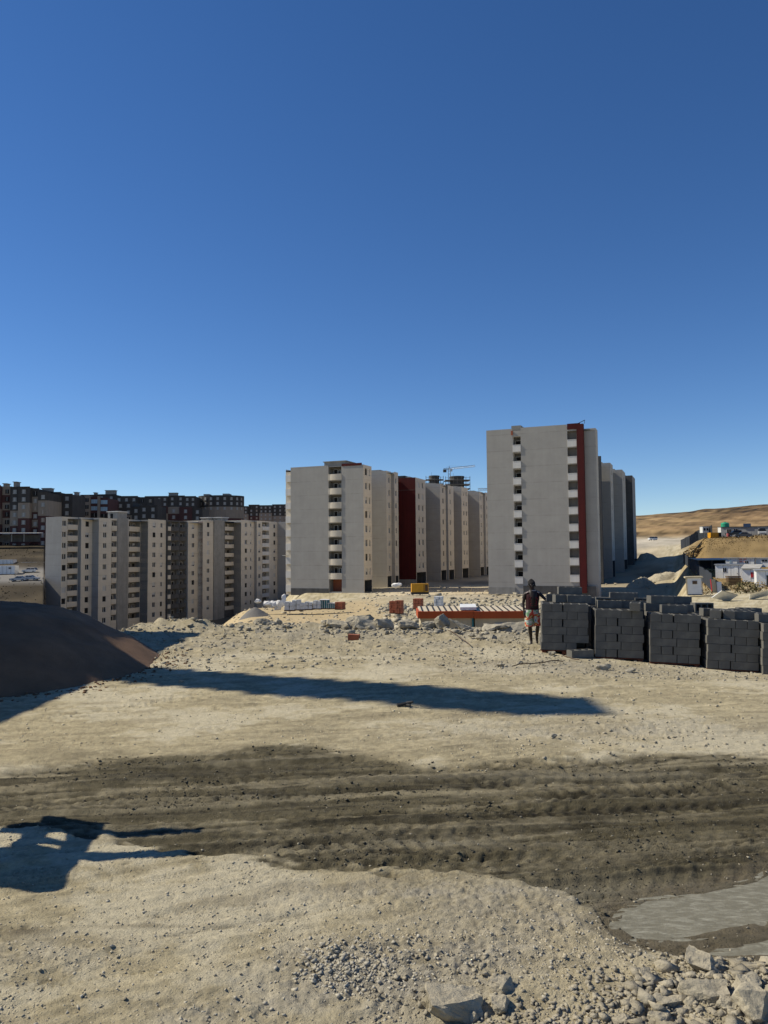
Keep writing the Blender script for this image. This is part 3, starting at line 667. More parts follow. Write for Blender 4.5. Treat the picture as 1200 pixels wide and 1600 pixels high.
rowblock(975, 989.6, 236, 994, 25.9, -5, 'end block with shade painted on its front, at the far right of the rear row', M_dconc, M_front, [992], 8, 23.3, 994, 14, leftw=13)  # dark front material stands in for shade thrown by the tower

# -------- central row
O = corner(568, 163); B = Building('apartment_block', 'broad pale block with curved balconies at the near end of the middle row', 'apartment block', O, GB); B1 = B
u = lambda px, v=0: loc_u(px, O, v)
ztop = 21.9; zb = -6.4; zt = 20.05
u0 = u(454)
# narrow left flank with ledges
B.seg((u(446.5, 1.6), 1.6), (u0, 1.6), zb, ztop-1.0, M_side)
B.seg((u0, 1.6), (u0, 0), zb, ztop-.3, M_front)
B.seg((u0, 0), (u(513), 0), zb, ztop-.2, M_front)
wb = u(534)-u(513)
B.seg((u(513), 0), (u(534), 0), zb, ztop-.5, M_front, balc=[(0.05, wb-.05, 1.5, 'cream')], rows=8, zt=zt, extra=[(0.1, wb-.1, zb+.8, -2.9, 2.0, M_brick, M_conc)])
B.seg((u(534), 0), (0, 0), zb, ztop-.4, M_front)
v1 = loc_v(581, O, 0)
B.seg((0, 0), (0, v1), zb, ztop-.4, M_side, wins=[(loc_v(572.3, O, 0), 1.15, 1.45), (loc_v(577.6, O, 0), .7, 1.45)], rows=8, zt=zt, extra=[(0.3, v1-.3, zb+.02, -3.1, 3, M_void, M_dconc)])
B.close([(-.6, v1), (loc_u(580.5, O, 17)-.3, 17), (u0, 17)], zb, ztop-.4, M_side)
q = MB(); q.box(u(534)+.05, -.3, -.08, -.01, ztop-.55, ztop-.02, M_red); q.build('red_course', B.root)
q = MB(); q.box(u(506), u(535)+.6, .25, 5, ztop-.6, ztop+.55, M_conc); q.box(u(504.5), u(537)+.6, .1, 5.2, ztop+.55, ztop+.72, M_conc); q.build('roof_hut', B.root)
q = MB(); q.box(u0+.05, u(513), -.10, -.01, zb, -4.9, M_dconc); q.build('plinth', B.root)
for k in range(8):                # rounded balcony fronts
    q = MB(); zf = zt-ST*k-1.35; n = 8; x0, x1 = .25, wb-.02
    rg = []
    for (ro, zz) in ((1, -.25), (1, 1.0), (.9, 1.0), (.9, -.25)):
        pts = []
        for j in range(n+1):
            t = j/n; xx = x0+(x1-x0)*t; yy = -.28*ro*math.sin(math.pi*min(t*1.0, 1))**0.6
            pts.append((u(513)+xx, yy, zf+zz))
        rg.append(pts)
    for a in range(4):
        A, Bb = rg[a], rg[(a+1) % 4]
        for j in range(n): q.face([A[j], A[j+1], Bb[j+1], Bb[j]], M_side)
    q.build('curved_parapet', B.root)
for k in range(9):                # ledges on the flank
    q = MB(); zf = zt-ST*k-1.4; q.box(u(447.5, 1.6), u0-.01, 1.2, 1.58, zf, zf+1.5, M_para); q.build('ledge', B.root)
q = MB(); c0 = u(447, 1.6); q.lathe([(0.02, 0), (.45, .05), (.5, .15)], M_white, (c0-.1, 1.0, 2.2), 12); q.bar((c0, 1.5, 2.3), (c0-.1, 1.0, 2.3), .04, M_white); q.build('satellite_dish', B.root)

def vdist(pa, Da, pb, Db):        # distance along the row between two corners
    A, C = corner(pa, Da), corner(pb, Db); return (C[0]-A[0])*SY+(C[1]-A[1])*CY
rowblock(575, 604, 184, 611.6, 22.4, -6.2, 'grey and cream block with a recessed strip, second in the middle row', M_front, M_side, [608.2], 8, 20.25, 622, vdist(604,184,649.6,201)-.1, leftw=14, step=(616.5, 622.5, [619]))
B3, O3 = rowblock(622.5, 649.6, 201, 665.3, 22.4, -6.0, 'dark red fronted block with cream window side in the middle row', M_red, M_side, [654.8, 660.6], 8, 20.65, 664, vdist(649.6,201,688,221)-.1, leftw=14, shutw=(1.25, 1.45))
q = MB(); ul = loc_u(622.5, O3, 0); q.box(ul, -.1, -.07, -.01, -6, -4.3, M_conc); q.box(ul, -.05, -.06, -.01, 19.0, 19.25, M_est_red); q.build('plinth', B3.root)
q = MB(); q.box(loc_u(622, O3, 2), loc_u(635, O3, 2), 1, 4, 22.0, 23.1, M_black); q.build('roof_hut', B3.root)
rowblock(668, 688, 221, 696.9, 22.5, -5.6, 'pale block with a shadow slanting down its front, fourth in the middle row', M_front, M_side, [692.6], 8, 20.7, 706, vdist(688,221,721.4,236)-.1, leftw=14, step=(700.2, 709, [703.6]))
rowblock(700, 721.4, 236, 731.5, 22.9, -5.4, 'grey block with a low roof wall, fifth in the middle row', M_front, M_side, [725, 729], 8, 20.9, 730, vdist(721.4,236,749.4,255)-.1, leftw=14)
rowblock(730, 749.4, 255, 755.4, 22.9, -5.3, 'pinkish grey block beside the tall tower edge, last in the middle row', M_front, M_side, [752], 8, 20.9, 763, 16, leftw=14, step=(758.6, 764.5, [760.8]))

# -------- left hand group standing lower down the slope
def chainblock(start, z0, ztop, zt, rows, label, pieces, name='apartment_block', back=10):
    """pieces: (kind 'F'/'S', end px, material, windows px, [balcony]) following the stepped outline"""
    O = start; B = Building(name, label, 'apartment block', O, GB)
    uu = vv = 0.0
    for pc in pieces:
        kind, pe, m = pc[:3]; wins = pc[3] if len(pc) > 3 else (); bal = pc[4] if len(pc) > 4 else None; opt = pc[5] if len(pc) > 5 else {}
        if kind == 'F':
            u2 = loc_u(pe, O, vv); p0, p1 = (uu, vv), (u2, vv); L = u2-uu
            cen = lambda p: loc_u(p, O, vv)-uu
        else:
            v2 = loc_v(pe, O, uu); p0, p1 = (uu, vv), (uu, v2); L = v2-vv
            cen = lambda p: loc_v(p, O, uu)-vv
        zz = ztop+opt.get('dz', 0)
        B.seg(p0, p1, z0, zz, m, wins=[(cen(p), *opt.get('size', (1.4, 1.5))) for p in wins], rows=rows, zt=zt,
              balc=[(0.15, L-.15, bal[1], bal[0])] if bal else ())
        uu, vv = p1
    B.close([(B.fp[0][0], vv)] if pieces[0][0] == 'F' else [(-8.0, vv), (-8.0, .05)], z0, ztop-.2, M_side)
    B.end = (O[0]+uu*CY+vv*SY, O[1]-uu*SY+vv*CY)
    return B
P0 = corner(71, 212.5)
L1 = chainblock(P0, -21, 13.4, 11.6, 10, 'pale block with a bare concrete recess at the left end of the lower row', [
  ('F', 96, M_front), ('S', 104.5, M_side, [100]), ('S', 122, M_side, (), ('cream', 1.5)), ('F', 126.5, M_front),
  ('S', 144, M_side, [136]), ('F', 154, M_front), ('S', 173.5, M_side, [163.5]), ('S', 182.5, M_side, (), ('cream', .5)),
  ('F', 183.3, M_conc), ('S', 200.5, M_conc, (), None, dict(dz=.3)), ('S', 219, M_side, (), ('cream', 1.4)), ('F', 231, M_front)])
print('L1 end', L1.end)
L2 = chainblock(L1.end, -21, 13.6, 11.9, 10, 'block with a charcoal painted bay of open balconies in the lower left row', [
  ('S', 247, M_side, [240.5]), ('S', 259, M_side, [252], None, dict(size=(1.0, 1.4))), ('F', 261.5, M_dconc), ('S', 267, M_dconc, (), ('cream', 1.2)),
  ('S', 280, M_dconc, (), ('dark', 1.0)), ('S', 291, M_dconc, (), ('dark', .8)), ('F', 293.5, M_front), ('S', 309, M_side, [301.5]), ('F', 316.5, M_redstrip)])
print('L2 end', L2.end)
L3 = chainblock(L2.end, -20, 14.2, 12.6, 10, 'block between the red strip and a grey concrete recess in the lower left row', [
  ('S', 333, M_side, [325]), ('F', 334.5, M_conc), ('S', 350.5, M_conc, (), None, dict(dz=.3)), ('S', 365, M_dconc, (), ('cream', 1.4)), ('F', 376.5, M_front)])
L4 = chainblock(L3.end, -19, 14.8, 13.1, 10, 'cream block with white balconies tucked behind the broad pale block', [
  ('S', 388, M_side, [384]), ('S', 397, M_side, [391.5], None, dict(size=(.8, 1.3))), ('F', 401, M_front), ('S', 409, M_side, [405]), ('S', 420.5, M_side, (), ('white', 1.4)),
  ('S', 433, M_side, [428.5]), ('F', 446, M_front), ('S', 452, M_side)])
print('L4 end', L4.end)
for Lb, pxs in ((L1, [(166, 200)]), (L3, [(318, 334), (336, 352)])):
    for a, b in pxs:
        P = at((a+b)/2, 800, Lb.O[1]+20); q = MB()
        lx = (P.x-Lb.O[0])*CY-(P.y-Lb.O[1])*SY; ly = (P.x-Lb.O[0])*SY+(P.y-Lb.O[1])*CY
        zr = 13.0; q.box(lx-2.2, lx+1.6, ly-1.5, ly+2.5, zr, zr+2.7, M_conc); q.box(lx-2.5, lx+1.9, ly-1.8, ly+2.8, zr+2.7, zr+2.95, M_para)
        q.box(lx-1.2, lx-.2, ly-1.55, ly-1.45, zr+.5, zr+2.2, M_void)
        q.build('roof_hut', Lb.root)

# -------- old slate and maroon estate on the ridge, far left
GE = 'older housing blocks along the ridge'
EWIN = {}
def ewin(w_, h_, m):
    k = (w_, h_, m.name)
    if k not in EWIN:
        q = MB(); q.box(-w_/2, w_/2, -.05, .06, -h_/2, h_/2, m); q.box(-w_/2-.12, w_/2+.12, -.12, -.03, -h_/2-.15, -h_/2, m); q.box(-.04, .04, -.08, -.05, -h_/2, h_/2, M_frame)
        EWIN[k] = q.mesh('window')
    return EWIN[k]
re_ = random.Random(5)
def estate(label, bays, D, z0, name='housing_block', depth=14, st=3.0, yaw=0.0):
    """bays: (px0, px1, top py, offset, [(storeys from top, material)...], window mode)"""
    px0 = bays[0][0]; x0 = at(px0, 800, D).x
    root = thing(name, label, 'housing block', (x0, D, 0), yaw, GE)
    for (a, b, ty, off, bands, wm) in bays:
        xa = at(a, 800, D).x-x0; xb = at(b, 800, D).x-x0; zt = at((a+b)/2, ty+1.5, D).z
        q = MB(); z = zt; y0 = off
        for n_, m in bands:
            zl = max(z0, z-n_*st); q.box(xa, xb, y0, depth, zl, z, m); 
            z = zl
            y0 += 0.12
        if z > z0+.1: q.box(xa, xb, y0, depth, z0, z, bands[-1][1])
        q.box(xa-.02, xb+.02, off-.15, off+.25, zt, zt+.35, bands[0][1])
        q.build('facade', root)
        n = max(1, int((xb-xa)/3.4))
        nst = int((zt-z0)/st)
        acc = []
        for n_, m in bands: acc += [m]*int(n_)
        for r_ in range(min(nst, 8)):
            for i in range(n):
                if wm == 'none': continue
                xx = xa+(xb-xa)*(i+.5)/n; zz = zt-1.6-st*r_
                m = M_est_win; wd, hh = 1.35, 1.5
                if wm == 'dark': m = M_void
                if wm == 'mix' and re_.random() < .3: m = M_void if re_.random() < .5 else M_est_beige
                if wm == 'blue':
                    m = M_est_blue if r_ in (0, 1) else M_void; wd = (xb-xa)/n-.5; hh = 1.6
                place('window', ewin(round(wd, 1), hh, m), root, (xx, off-.02+.12*min(r_//3, 2), zz))
    return root
sl, be, rd = M_slate, M_est_beige, M_est_red
e1 = estate('slate topped housing block with beige and maroon panels at the far left edge', [
  (-60, 0, 758, 0, [(3, rd), (2, be), (3, rd)], 'mix'), (0, 15.5, 759.5, 1.5, [(1, be), (1, rd), (1, be), (1, rd), (4, be)], 'dark'), (15.5, 30, 760.5, 0, [(3, sl), (2, be), (3, rd)], 'win'),
  (30, 48, 760.5, -1.2, [(2, sl), (2, be), (4, rd)], 'win'), (48, 59, 762.5, .8, [(1, sl), (2, be), (1, rd), (1, be), (3, rd)], 'mix'), (59, 75, 768.5, 0, [(1, sl), (2, be), (3, rd), (1, rd)], 'mix')], 300, 2)
for bx in (7, 24): pass
estate('charcoal housing block with rows of pale square windows above the pale lower block', [
  (76, 95, 768.5, 0, [(3, sl), (3, be), (2, rd)], 'win'), (95, 112, 771, .6, [(4, sl), (3, rd)], 'win')], 312, 3)
estate('maroon and beige housing block with wide bluish glazed balconies', [
  (111, 122, 774, 0, [(1, rd), (3, rd), (3, rd)], 'blue'), (122, 125, 773, -.8, [(7, be)], 'none'), (125, 133, 775, 0, [(6, rd)], 'blue'), (133, 141, 774, -.8, [(3, be), (4, be)], 'dark'), (141, 153, 776, .4, [(6, rd)], 'blue'), (153, 156, 775, -.8, [(7, be)], 'none'), (156, 168, 777, .4, [(6, rd)], 'blue')], 335, 3)
estate('long charcoal housing row with small pale windows along the skyline', [
  (125, 150, 772.5, 0, [(4, sl), (4, be)], 'win'), (150, 180, 771.5, 1, [(4, sl), (4, be)], 'win'), (180, 215, 774.5, 0, [(4, sl), (4, be)], 'win'), (215, 240, 776, 1, [(4, sl), (4, be)], 'mix')], 400, 4)
estate('charcoal gabled housing block with white window squares, in front of the skyline row', [
  (168, 181, 782, 0, [(3, sl), (4, be)], 'win'), (181, 206, 783, .8, [(2, sl), (3, be)], 'mix'), (206, 218, 791, .4, [(2, sl), (3, be)], 'mix'), (218, 246, 789, 0, [(3, sl), (3, be)], 'win')], 350, 3)
estate('low maroon housing block between two charcoal ones behind the red strip', [
  (246, 262, 791, 0, [(1, rd), (3, be)], 'mix'), (262, 280, 791.5, .5, [(1, be), (3, rd)], 'mix'), (280, 300, 792, 0, [(1, rd), (3, rd)], 'win'), (300, 316, 793, .6, [(3, sl)], 'win')], 370, 3)
estate('dark charcoal housing row on the skyline left of the rounded block', [
  (226, 262, 774.5, 0, [(4, sl), (3, be)], 'win'), (262, 288, 773.5, .8, [(3, sl), (3, be)], 'mix'), (288, 306, 774.5, 0, [(4, sl), (3, be)], 'win')], 460, 5)
# rounded block
Dr = 470; c = at(341, 800, Dr); q0 = thing('housing_block', 'rounded charcoal housing block standing up on the skyline', 'housing block', (c.x, Dr+9, 0), 0, GE)
q = MB(); zt = at(341, 774, Dr).z; Rr = 14.2; n = 26
for (za, zb_, m, rr) in ((zt-7, zt, sl, Rr), (zt-14, zt-7, be, Rr-.1), (4, zt-14, rd, Rr-.2)):
    q.loft([[(rr*math.cos(2*math.pi*j/n), rr*.75*math.sin(2*math.pi*j/n), z) for j in range(n)] for z in (za, zb_)], m)
q.box(-10, -6.5, -5, 2, zt, zt+1.2, M_conc); q.box(2, 6, -6, 2, zt, zt+1.3, M_conc)
q.build('facade', q0)
for r_ in range(3):
    for j in range(-4, 5):
        a = -math.pi/2+j*.3; place('window', ewin(1.5, 1.6, M_est_win), q0, (Rr*math.cos(a), Rr*.75*math.sin(a), zt-2.0-3*r_), a+math.pi/2)
estate('distant low housing row with a ragged roof line beside the broad pale block', [
  (372, 388, 790, 0, [(2, sl), (3, be)], 'win'), (388, 405, 787.5, 1, [(3, sl), (3, rd)], 'mix'), (405, 425, 788.5, 0, [(2, sl), (3, be)], 'win'), (425, 450, 787, 1, [(3, sl), (3, be)], 'mix')], 620, 8)
# roof huts of the estate
for (px, py, D, w_, h_) in ((7.5, 760, 304, 1.2, 1.0), (23.5, 759, 304, 1.2, 1.4), (72.5, 768, 318, 3.6, 1.2), (172, 771, 404, 5, 1.5), (118, 773, 340, 1.2, 1.0), (148, 773, 404, 1, 1), (270, 773.5, 464, 5, 1.2)):
    p = at(px, py, D); q = MB(); q.box(-w_/2, w_/2, 0, 3, -.6, h_, M_conc); q.box(-w_/2-.3, w_/2+.3, -.3, 3.3, h_, h_+.25, M_conc)
    best = min([o for o in bpy.data.objects if o.get('group') == GE], key=lambda o: abs(o.location.y-D)*3+abs(o.location.x-p.x))
    q.build('roof_hut', best, loc=(p.x-best.location.x, p.y-best.location.y, p.z))

# -------- unfinished round towers and crane behind the middle row
def lattice(q, a, b, w_, n, m, r=.12):
    a = Vector(a); b = Vector(b); d = (b-a); ax = d.to_track_quat('Z', 'Y')
    cs = [ax @ Vector((x*w_/2, y*w_/2, 0)) for x, y in ((1,1),(-1,1),(-1,-1),(1,-1))]
    for c_ in cs: q.bar(a+c_, b+c_, r, m, 4)
    for i in range(n):
        p0 = a+d*(i/n); p1 = a+d*((i+1)/n)
        for j in range(4):
            q.bar(p0+cs[j], p1+cs[(j+1) % 4], r*.6, m, 3)
for (px, py, D, w_, lab) in ((678.5, 743.5, 560, 13, 'round unfinished concrete tower with scaffolding left of the distant crane mast'), (714, 744.5, 555, 18, 'wider round unfinished concrete tower right of the distant crane mast')):
    p = at(px, py, D); t = thing('unfinished_tower', lab, 'tower', (p.x, D, 0), 0, 'unfinished round towers')
    q = MB(); zt = p.z
    q.lathe([(w_*.28, -5), (w_*.28, zt-1.0), (w_*.3, zt-1.0), (w_*.3, zt)], M_dconc, n=18); q.build('core', t)
    q = MB()
    for k in range(14): q.box(-w_/2, w_/2, -w_*.3, w_*.4, zt-3.2-3.1*k, zt-2.8-3.1*k, M_conc)
    q.build('floor_slabs', t)
    q = MB()
    for k in range(-3, 4):
        q.bar((k*w_/6.2, -w_*.31, -5), (k*w_/6.2, -w_*.31, zt-1.2+(k % 2)*.8), .22, M_conc); q.bar((k*w_/6.2, -w_*.36, -5), (k*w_/6.2, -w_*.36, zt-.6), .1, M_dark)
    q.build('columns', t)
    q = MB()
    for k in range(10): q.bar((-w_/2, -w_*.37, zt-1.5-2*k), (w_/2, -w_*.37, zt-1.5-2*k), .1, M_dark)
    q.bar((-w_*.15, 0, zt), (-w_*.15, 0, zt+2.6), .08, M_dark, 3)
    q.build('scaffolding', t)
def crane(px, pyt, pyj, pxa, pya, pxb, pyb, D, lab):
    p = at(px, pyj, D); t = thing('tower_crane', lab, 'crane', (p.x, D, 0), 0, None)
    zj = p.z; A = at(pxa, pya, D)-Vector((p.x, D, 0)); Bq = at(pxb, pyb, D+6)-Vector((p.x, D, 0)); zt = at(px, pyt, D).z
    q = MB(); lattice(q, (0, 0, -4), (0, 0, zj), 1.7, 26, M_steel, .16); q.build('mast', t)
    q = MB(); lattice(q, (0, 0, zj), Bq, 1.2, 18, M_steel, .13); q.build('jib', t)
    q = MB(); lattice(q, (0, 0, zj), A, 1.2, 5, M_steel, .13); q.box(A.x-.3, A.x+2.2, -1, 1, A.z-2.2, A.z-.1, M_dconc); q.build('counter_jib', t)
    q = MB(); q.bar((0, 0, zj), (0, 0, zt), .5, M_steel, 4, .15); q.bar((0, 0, zt), Bq*.75+Vector((0,0,zj))*.25, .05, M_dark, 3); q.bar((0, 0, zt), A, .05, M_dark, 3); q.build('tower_head', t)
    q = MB(); q.box(.9, 2.3, -1.2, .4, zj-2.0, zj-.1, M_white); q.build('cab', t)
crane(702, 728, 732.5, 693, 733.5, 742, 728, 590, 'grey tower crane with its long jib above the unfinished round towers')
crane(790, 752, 764.5, 800, 764.5, 747, 764.5, 480, 'crane jib poking out from behind the left edge of the tall tower')

# ------------------------------------------------------------------ unseen hall and leaning caster, added on the left to throw shadows into view
t = thing('shade_hall', 'corrugated steel hall out of view, added to shade the sand heap', 'hall', (-15.0, 4.0, 0), 0)  # added out of view as a shadow caster for the heap
q = MB(); H = 9.0
for i in range(0, 60):            # corrugated long wall
    y = 22.5*i/60; q.box(-.06 if i % 2 else -.02, 0, y, y+22.5/60, 0, H, M_grey)
q.box(-9, -.1, 0, .1, 0, H, M_grey); q.box(-9, -.1, 22.4, 22.5, 0, H, M_grey); q.box(-9.1, -9, 0, 22.5, 0, H, M_grey)
q.build('wall', t)
q = MB(); q.hexa([(-9.3,-.3,H-.1),(0.15,-.3,H-.1),(0.15,22.8,H-.1),(-9.3,22.8,H-.1),(-9.3,-.3,H+.8),(0.15,-.3,H+.05),(0.15,22.8,H+.05),(-9.3,22.8,H+.8)], M_rust); q.build('roof', t)
q = MB(); q.box(.0, .05, 3, 7, 0, 5, M_dark); q.build('roller_door', t)
t = thing('shadow_caster', 'unseen leaning elevator tower of the concrete plant', 'caster', (-20.5, 20.0, 0), 0)  # added out of view, tilted to fit the band of shadow
def shadow_src(gx, gy, h):        # where a point at height h must stand for its shadow to fall on (gx, gy)
    k = h/sd.z; return Vector((gx+sd.x*k, gy+sd.y*k, h))
a_ = shadow_src(-5.6, 16.6, 14.0); b_ = shadow_src(2.7, 12.7, 23.0); off = Vector((-20.5, 20.0, 0))
q = MB(); q.bar(a_-off+(a_-b_)*1.2, b_-off, .95, M_grey, 10, .7); q.build('casing', t)
q = MB()
for k in range(14):
    p = a_.lerp(b_, k/13)-off; q.box(p.x-.8, p.x+.8, p.y-.8, p.y+.8, p.z-.03, p.z+.03, M_steel)
q.build('flange', t)
q = MB(); q.bar((.6, 1.2, 0), a_-off, .15, M_steel); q.bar((-.8, -1.2, 0), a_-off, .15, M_steel); q.bar((-.9, 1.4, 0), a_.lerp(b_, .5)-off, .15, M_steel); q.build('support', t)

# telehandler with raised forks, just out of view; its shadow lies in the lower left
tip = shadow_src(-1.72, 7.03, 2.48)
t = thing('telehandler', 'telehandler holding empty forks high, beside the wet track', 'telehandler', (tip.x-.78*math.cos(R(8))+.45*math.sin(R(8)), tip.y+.2-.45*math.cos(R(8))-.78*math.sin(R(8)), 0), R(8))
q = MB()
for yo in (.45, -.15):
    q.hexa([(0,yo-.09,2.40),(.78,yo-.08,2.46),(.78,yo+.08,2.46),(0,yo+.09,2.40),(0,yo-.09,2.5),(.78,yo-.08,2.49),(.78,yo+.08,2.49),(0,yo+.09,2.5)], M_dark)
    q.box(-.065, .02, yo-.07, yo+.07, 1.9, 2.41, M_dark)
    q.build('fork', t); q = MB()
q = MB(); q.box(-.16, -.07, -.75, .78, 2.28, 2.44, M_dark); q.box(-.16, -.07, -.75, .78, 1.85, 2.0, M_dark)
for yo in (-.75, -.3, .1, .5, .7): q.box(-.16, -.07, yo-.05, yo+.05, 2.0, 2.28, M_dark)
q.box(-.2, -.1, -.8, -.7, 1.8, 2.45, M_dark); q.box(-.155, -.075, -.7, -.35, 2.0, 2.28, M_dark); q.box(-.155, -.075, .5, .75, 1.99, 2.28, M_dark); q.box(-.75, -.17, .45, .8, 2.2, 2.45, M_dark); q.build('carriage', t)
q = MB(); q.bar((-.15, -.15, 2.2), (-4.2, -.15, 1.9), .2, M_yellow, 4); q.bar((-.2, -.6, 2.0), (-1.7, -.5, 1.9), .07, M_dark); q.build('boom', t)
q = MB(); q.box(-5.6, -2.6, -.75, .5, .75, 1.35, M_yellow); q.box(-5.7, -4.6, -.8, .6, 1.0, 1.7, M_yellow); q.build('chassis', t)
q = MB(); q.hexa([(-4.2,.1,1.35),(-2.9,.1,1.35),(-2.9,.95,1.35),(-4.2,.95,1.35),(-4.1,.15,2.35),(-3.3,.15,2.35),(-3.3,.9,2.35),(-4.1,.9,2.35)], M_glass); q.box(-4.15, -3.25, .1, .95, 2.35, 2.42, M_yellow); q.build('cab', t)
for x_ in (-5.0, -3.0):
    for y_ in (-.85, .85):
        q = MB(); q.bar((x_, y_-.2, .58), (x_, y_+.2, .58), .58, M_tyre, 20); q.bar((x_, y_-.22, .58), (x_, y_+.22, .58), .28, M_yellow, 12); q.build('wheel', t)

# ------------------------------------------------------------------ heaps
def heap(name, label, cx, cy, Rr, H, slope, m, amp, n=90, squash=1.0, seed=0, lumps=2.0, kind=None):
    q = MB(); nr = 34
    for i in range(nr+1):
        for j in range(n):
            a = 2*math.pi*j/n; r = Rr*1.06*(i/nr)
            q.v.append((r*math.cos(a), squash*r*math.sin(a), 0))
    V = np.array(q.v); r = np.hypot(V[:, 0], V[:, 1]/squash)
    rr = r+0.5*amp*fbm(V[:, 0]*.5+cx, V[:, 1]*.5+cy, 3, seed)*3
    lin = (Rr-rr)*slope; z = -np.log(np.exp(-4*np.clip(lin, -1, 20))+np.exp(-4*H))/4
    z = z+amp*(fbm(V[:, 0]*lumps, V[:, 1]*lumps, 4, seed+1)*.6+.25*fbm(V[:, 0]*lumps*5, V[:, 1]*lumps*5, 3, seed+2))*np.clip(lin*3, 0, 1)
    base = np.array([0]*len(V), float)+tz0(V[:, 0]+cx, np.maximum(V[:, 1]+cy, 1))
    V[:, 2] = np.maximum(z, -.12)+base-.03
    q.v = [tuple(p) for p in V]
    for i in range(nr):
        for j in range(n):
            q.f.append((i*n+j, (i+1)*n+j, (i+1)*n+(j+1) % n, i*n+(j+1) % n)); q.m.append(q.mi(m))
    o = q.build(name, None, True, (cx, cy, 0)); return fixn(o)
# ------------------------------------------------------------------ rocks and rubble
def rock_mesh(name, dims, seed, m, npt=16, flat=False, sub=0, noise=0.05):
    r_ = random.Random(seed); bm = bmesh.new()
    for i in range(npt):
        v = Vector((r_.uniform(-1, 1), r_.uniform(-1, 1), r_.uniform(-1, 1)))
        if flat: v = Vector((r_.uniform(-1, 1), r_.uniform(-1, 1), r_.choice((-1, 1))*r_.uniform(.8, 1)))
        else:
            v.normalize(); v *= r_.uniform(.85, 1.05)
        bm.verts.new((v.x*dims[0]/2, v.y*dims[1]/2, v.z*dims[2]/2))
    bmesh.ops.convex_hull(bm, input=bm.verts)
    for v in [v for v in bm.verts if not v.link_faces]: bm.verts.remove(v)
    for e in [v for v in bm.edges if not v.link_faces]: bm.edges.remove(e)
    if sub:
        bmesh.ops.triangulate(bm, faces=bm.faces)
        for k in range(sub): bmesh.ops.subdivide_edges(bm, edges=bm.edges, cuts=1, use_grid_fill=True)
        P = np.array([v.co for v in bm.verts]); nn = noise*max(dims)
        f = 5.0/max(dims)
        d1 = fbm(P[:, 0]*f+seed, P[:, 1]*f+P[:, 2]*f*1.3, 4, seed); d2 = fbm(P[:, 1]*f-seed, P[:, 2]*f+P[:, 0]*f*.7, 4, seed+5)
        bm.normal_update()
        for v, a, b in zip(bm.verts, d1, d2): v.co += v.normal*nn*(a+b)
    bmesh.ops.recalc_face_normals(bm, faces=bm.faces)
    me = bpy.data.meshes.new(name); bm.to_mesh(me); bm.free(); me.materials.append(m); return me
def rock(name, label, cat, x, y, dims, seed, m, rot=(0, 0, 0), sink=.25, group=None, flat=False, npt=16, sub=2, noise=.06, z=None):
    o = bpy.data.objects.new(name, rock_mesh(name, dims, seed, m, npt, flat, sub, noise)); COL.objects.link(o)
    o.location = (x, y, (gz(x, y) if z is None else z)+dims[2]*(.5-sink)); o.rotation_euler = rot
    return tag(o, label, cat, group)
GR = 'stones of the foreground rubble'
FR = [  # photo px centre of the foot, size, label
 (712, 1580, (.40,.30,.20), 21, 'large flat topped pale rock at the bottom edge, largest of the three in the middle', (.05,.12,.2)),
 (785, 1548, (.20,.16,.13), 22, 'pale rock with a flat bright top, behind the large flat topped rock', (0,.05,.5)),
 (782, 1572, (.18,.16,.15), 23, 'round grey beige rock leaning in front of the bright topped rock', (.2,.1,1.1)),
 (738, 1592, (.09,.07,.10), 24, 'small pointed stone touching the right side of the large flat topped rock', (.1,.3,.4)),
 (700, 1552, (.10,.09,.08), 25, 'small dark crumbly lump just above the large flat topped rock', (.3,.2,.7)),
 (1098, 1562, (.34,.26,.17), 26, 'pitted pale slab in the middle of the lower right rubble', (.1,.15,-.3)),
 (1105, 1520, (.36,.24,.16), 27, 'long grey beige rock behind the pitted pale slab', (.15,.1,-.6)),
 (1125, 1513, (.13,.12,.10), 28, 'yellowish stone just below the smaller cement puddle', (.1,.2,.3)),
 (1180, 1590, (.34,.3,.27), 29, 'big white rock cut by the lower right corner of the picture', (.1,.1,.9)),
 (1165, 1552, (.24,.2,.14), 30, 'greyish rock above the big white corner rock', (.2,.1,.2)),
 (1045, 1570, (.22,.16,.08), 31, 'low flat pale stone left of the pitted pale slab', (.05,.05,.2)),
 (1140, 1583, (.20,.17,.12), 32, 'crumbly yellow rock between the pitted slab and the corner rock', (.1,.2,.8)),
 (975, 1598, (.14,.1,.08), 33, 'small white stone at the bottom edge left of the rubble heap', (.1,.1,.3)),
 (1010, 1530, (.13,.1,.06), 34, 'thin slanting stone plate left in the lower right rubble', (.3,.1,.4)),
 (1030, 1595, (.2,.15,.09), 35, 'flat beige stone at the bottom edge of the right rubble', (.05,.1,.6)),
]
for px, py, dm, sd_, lab, rt in FR:
    x, y = gnd(px, py); fl = sd_ in (21, 22, 26, 27, 31, 34, 35, 30); rock('rock', lab, 'rock', x, y, (dm[0]*.82, dm[1]*.8, dm[2]*(.62 if fl else .75)), sd_, M_rock, (rt[0], rt[1], rt[2]), .36, GR, fl, 18 if fl else 22, 3, .055)
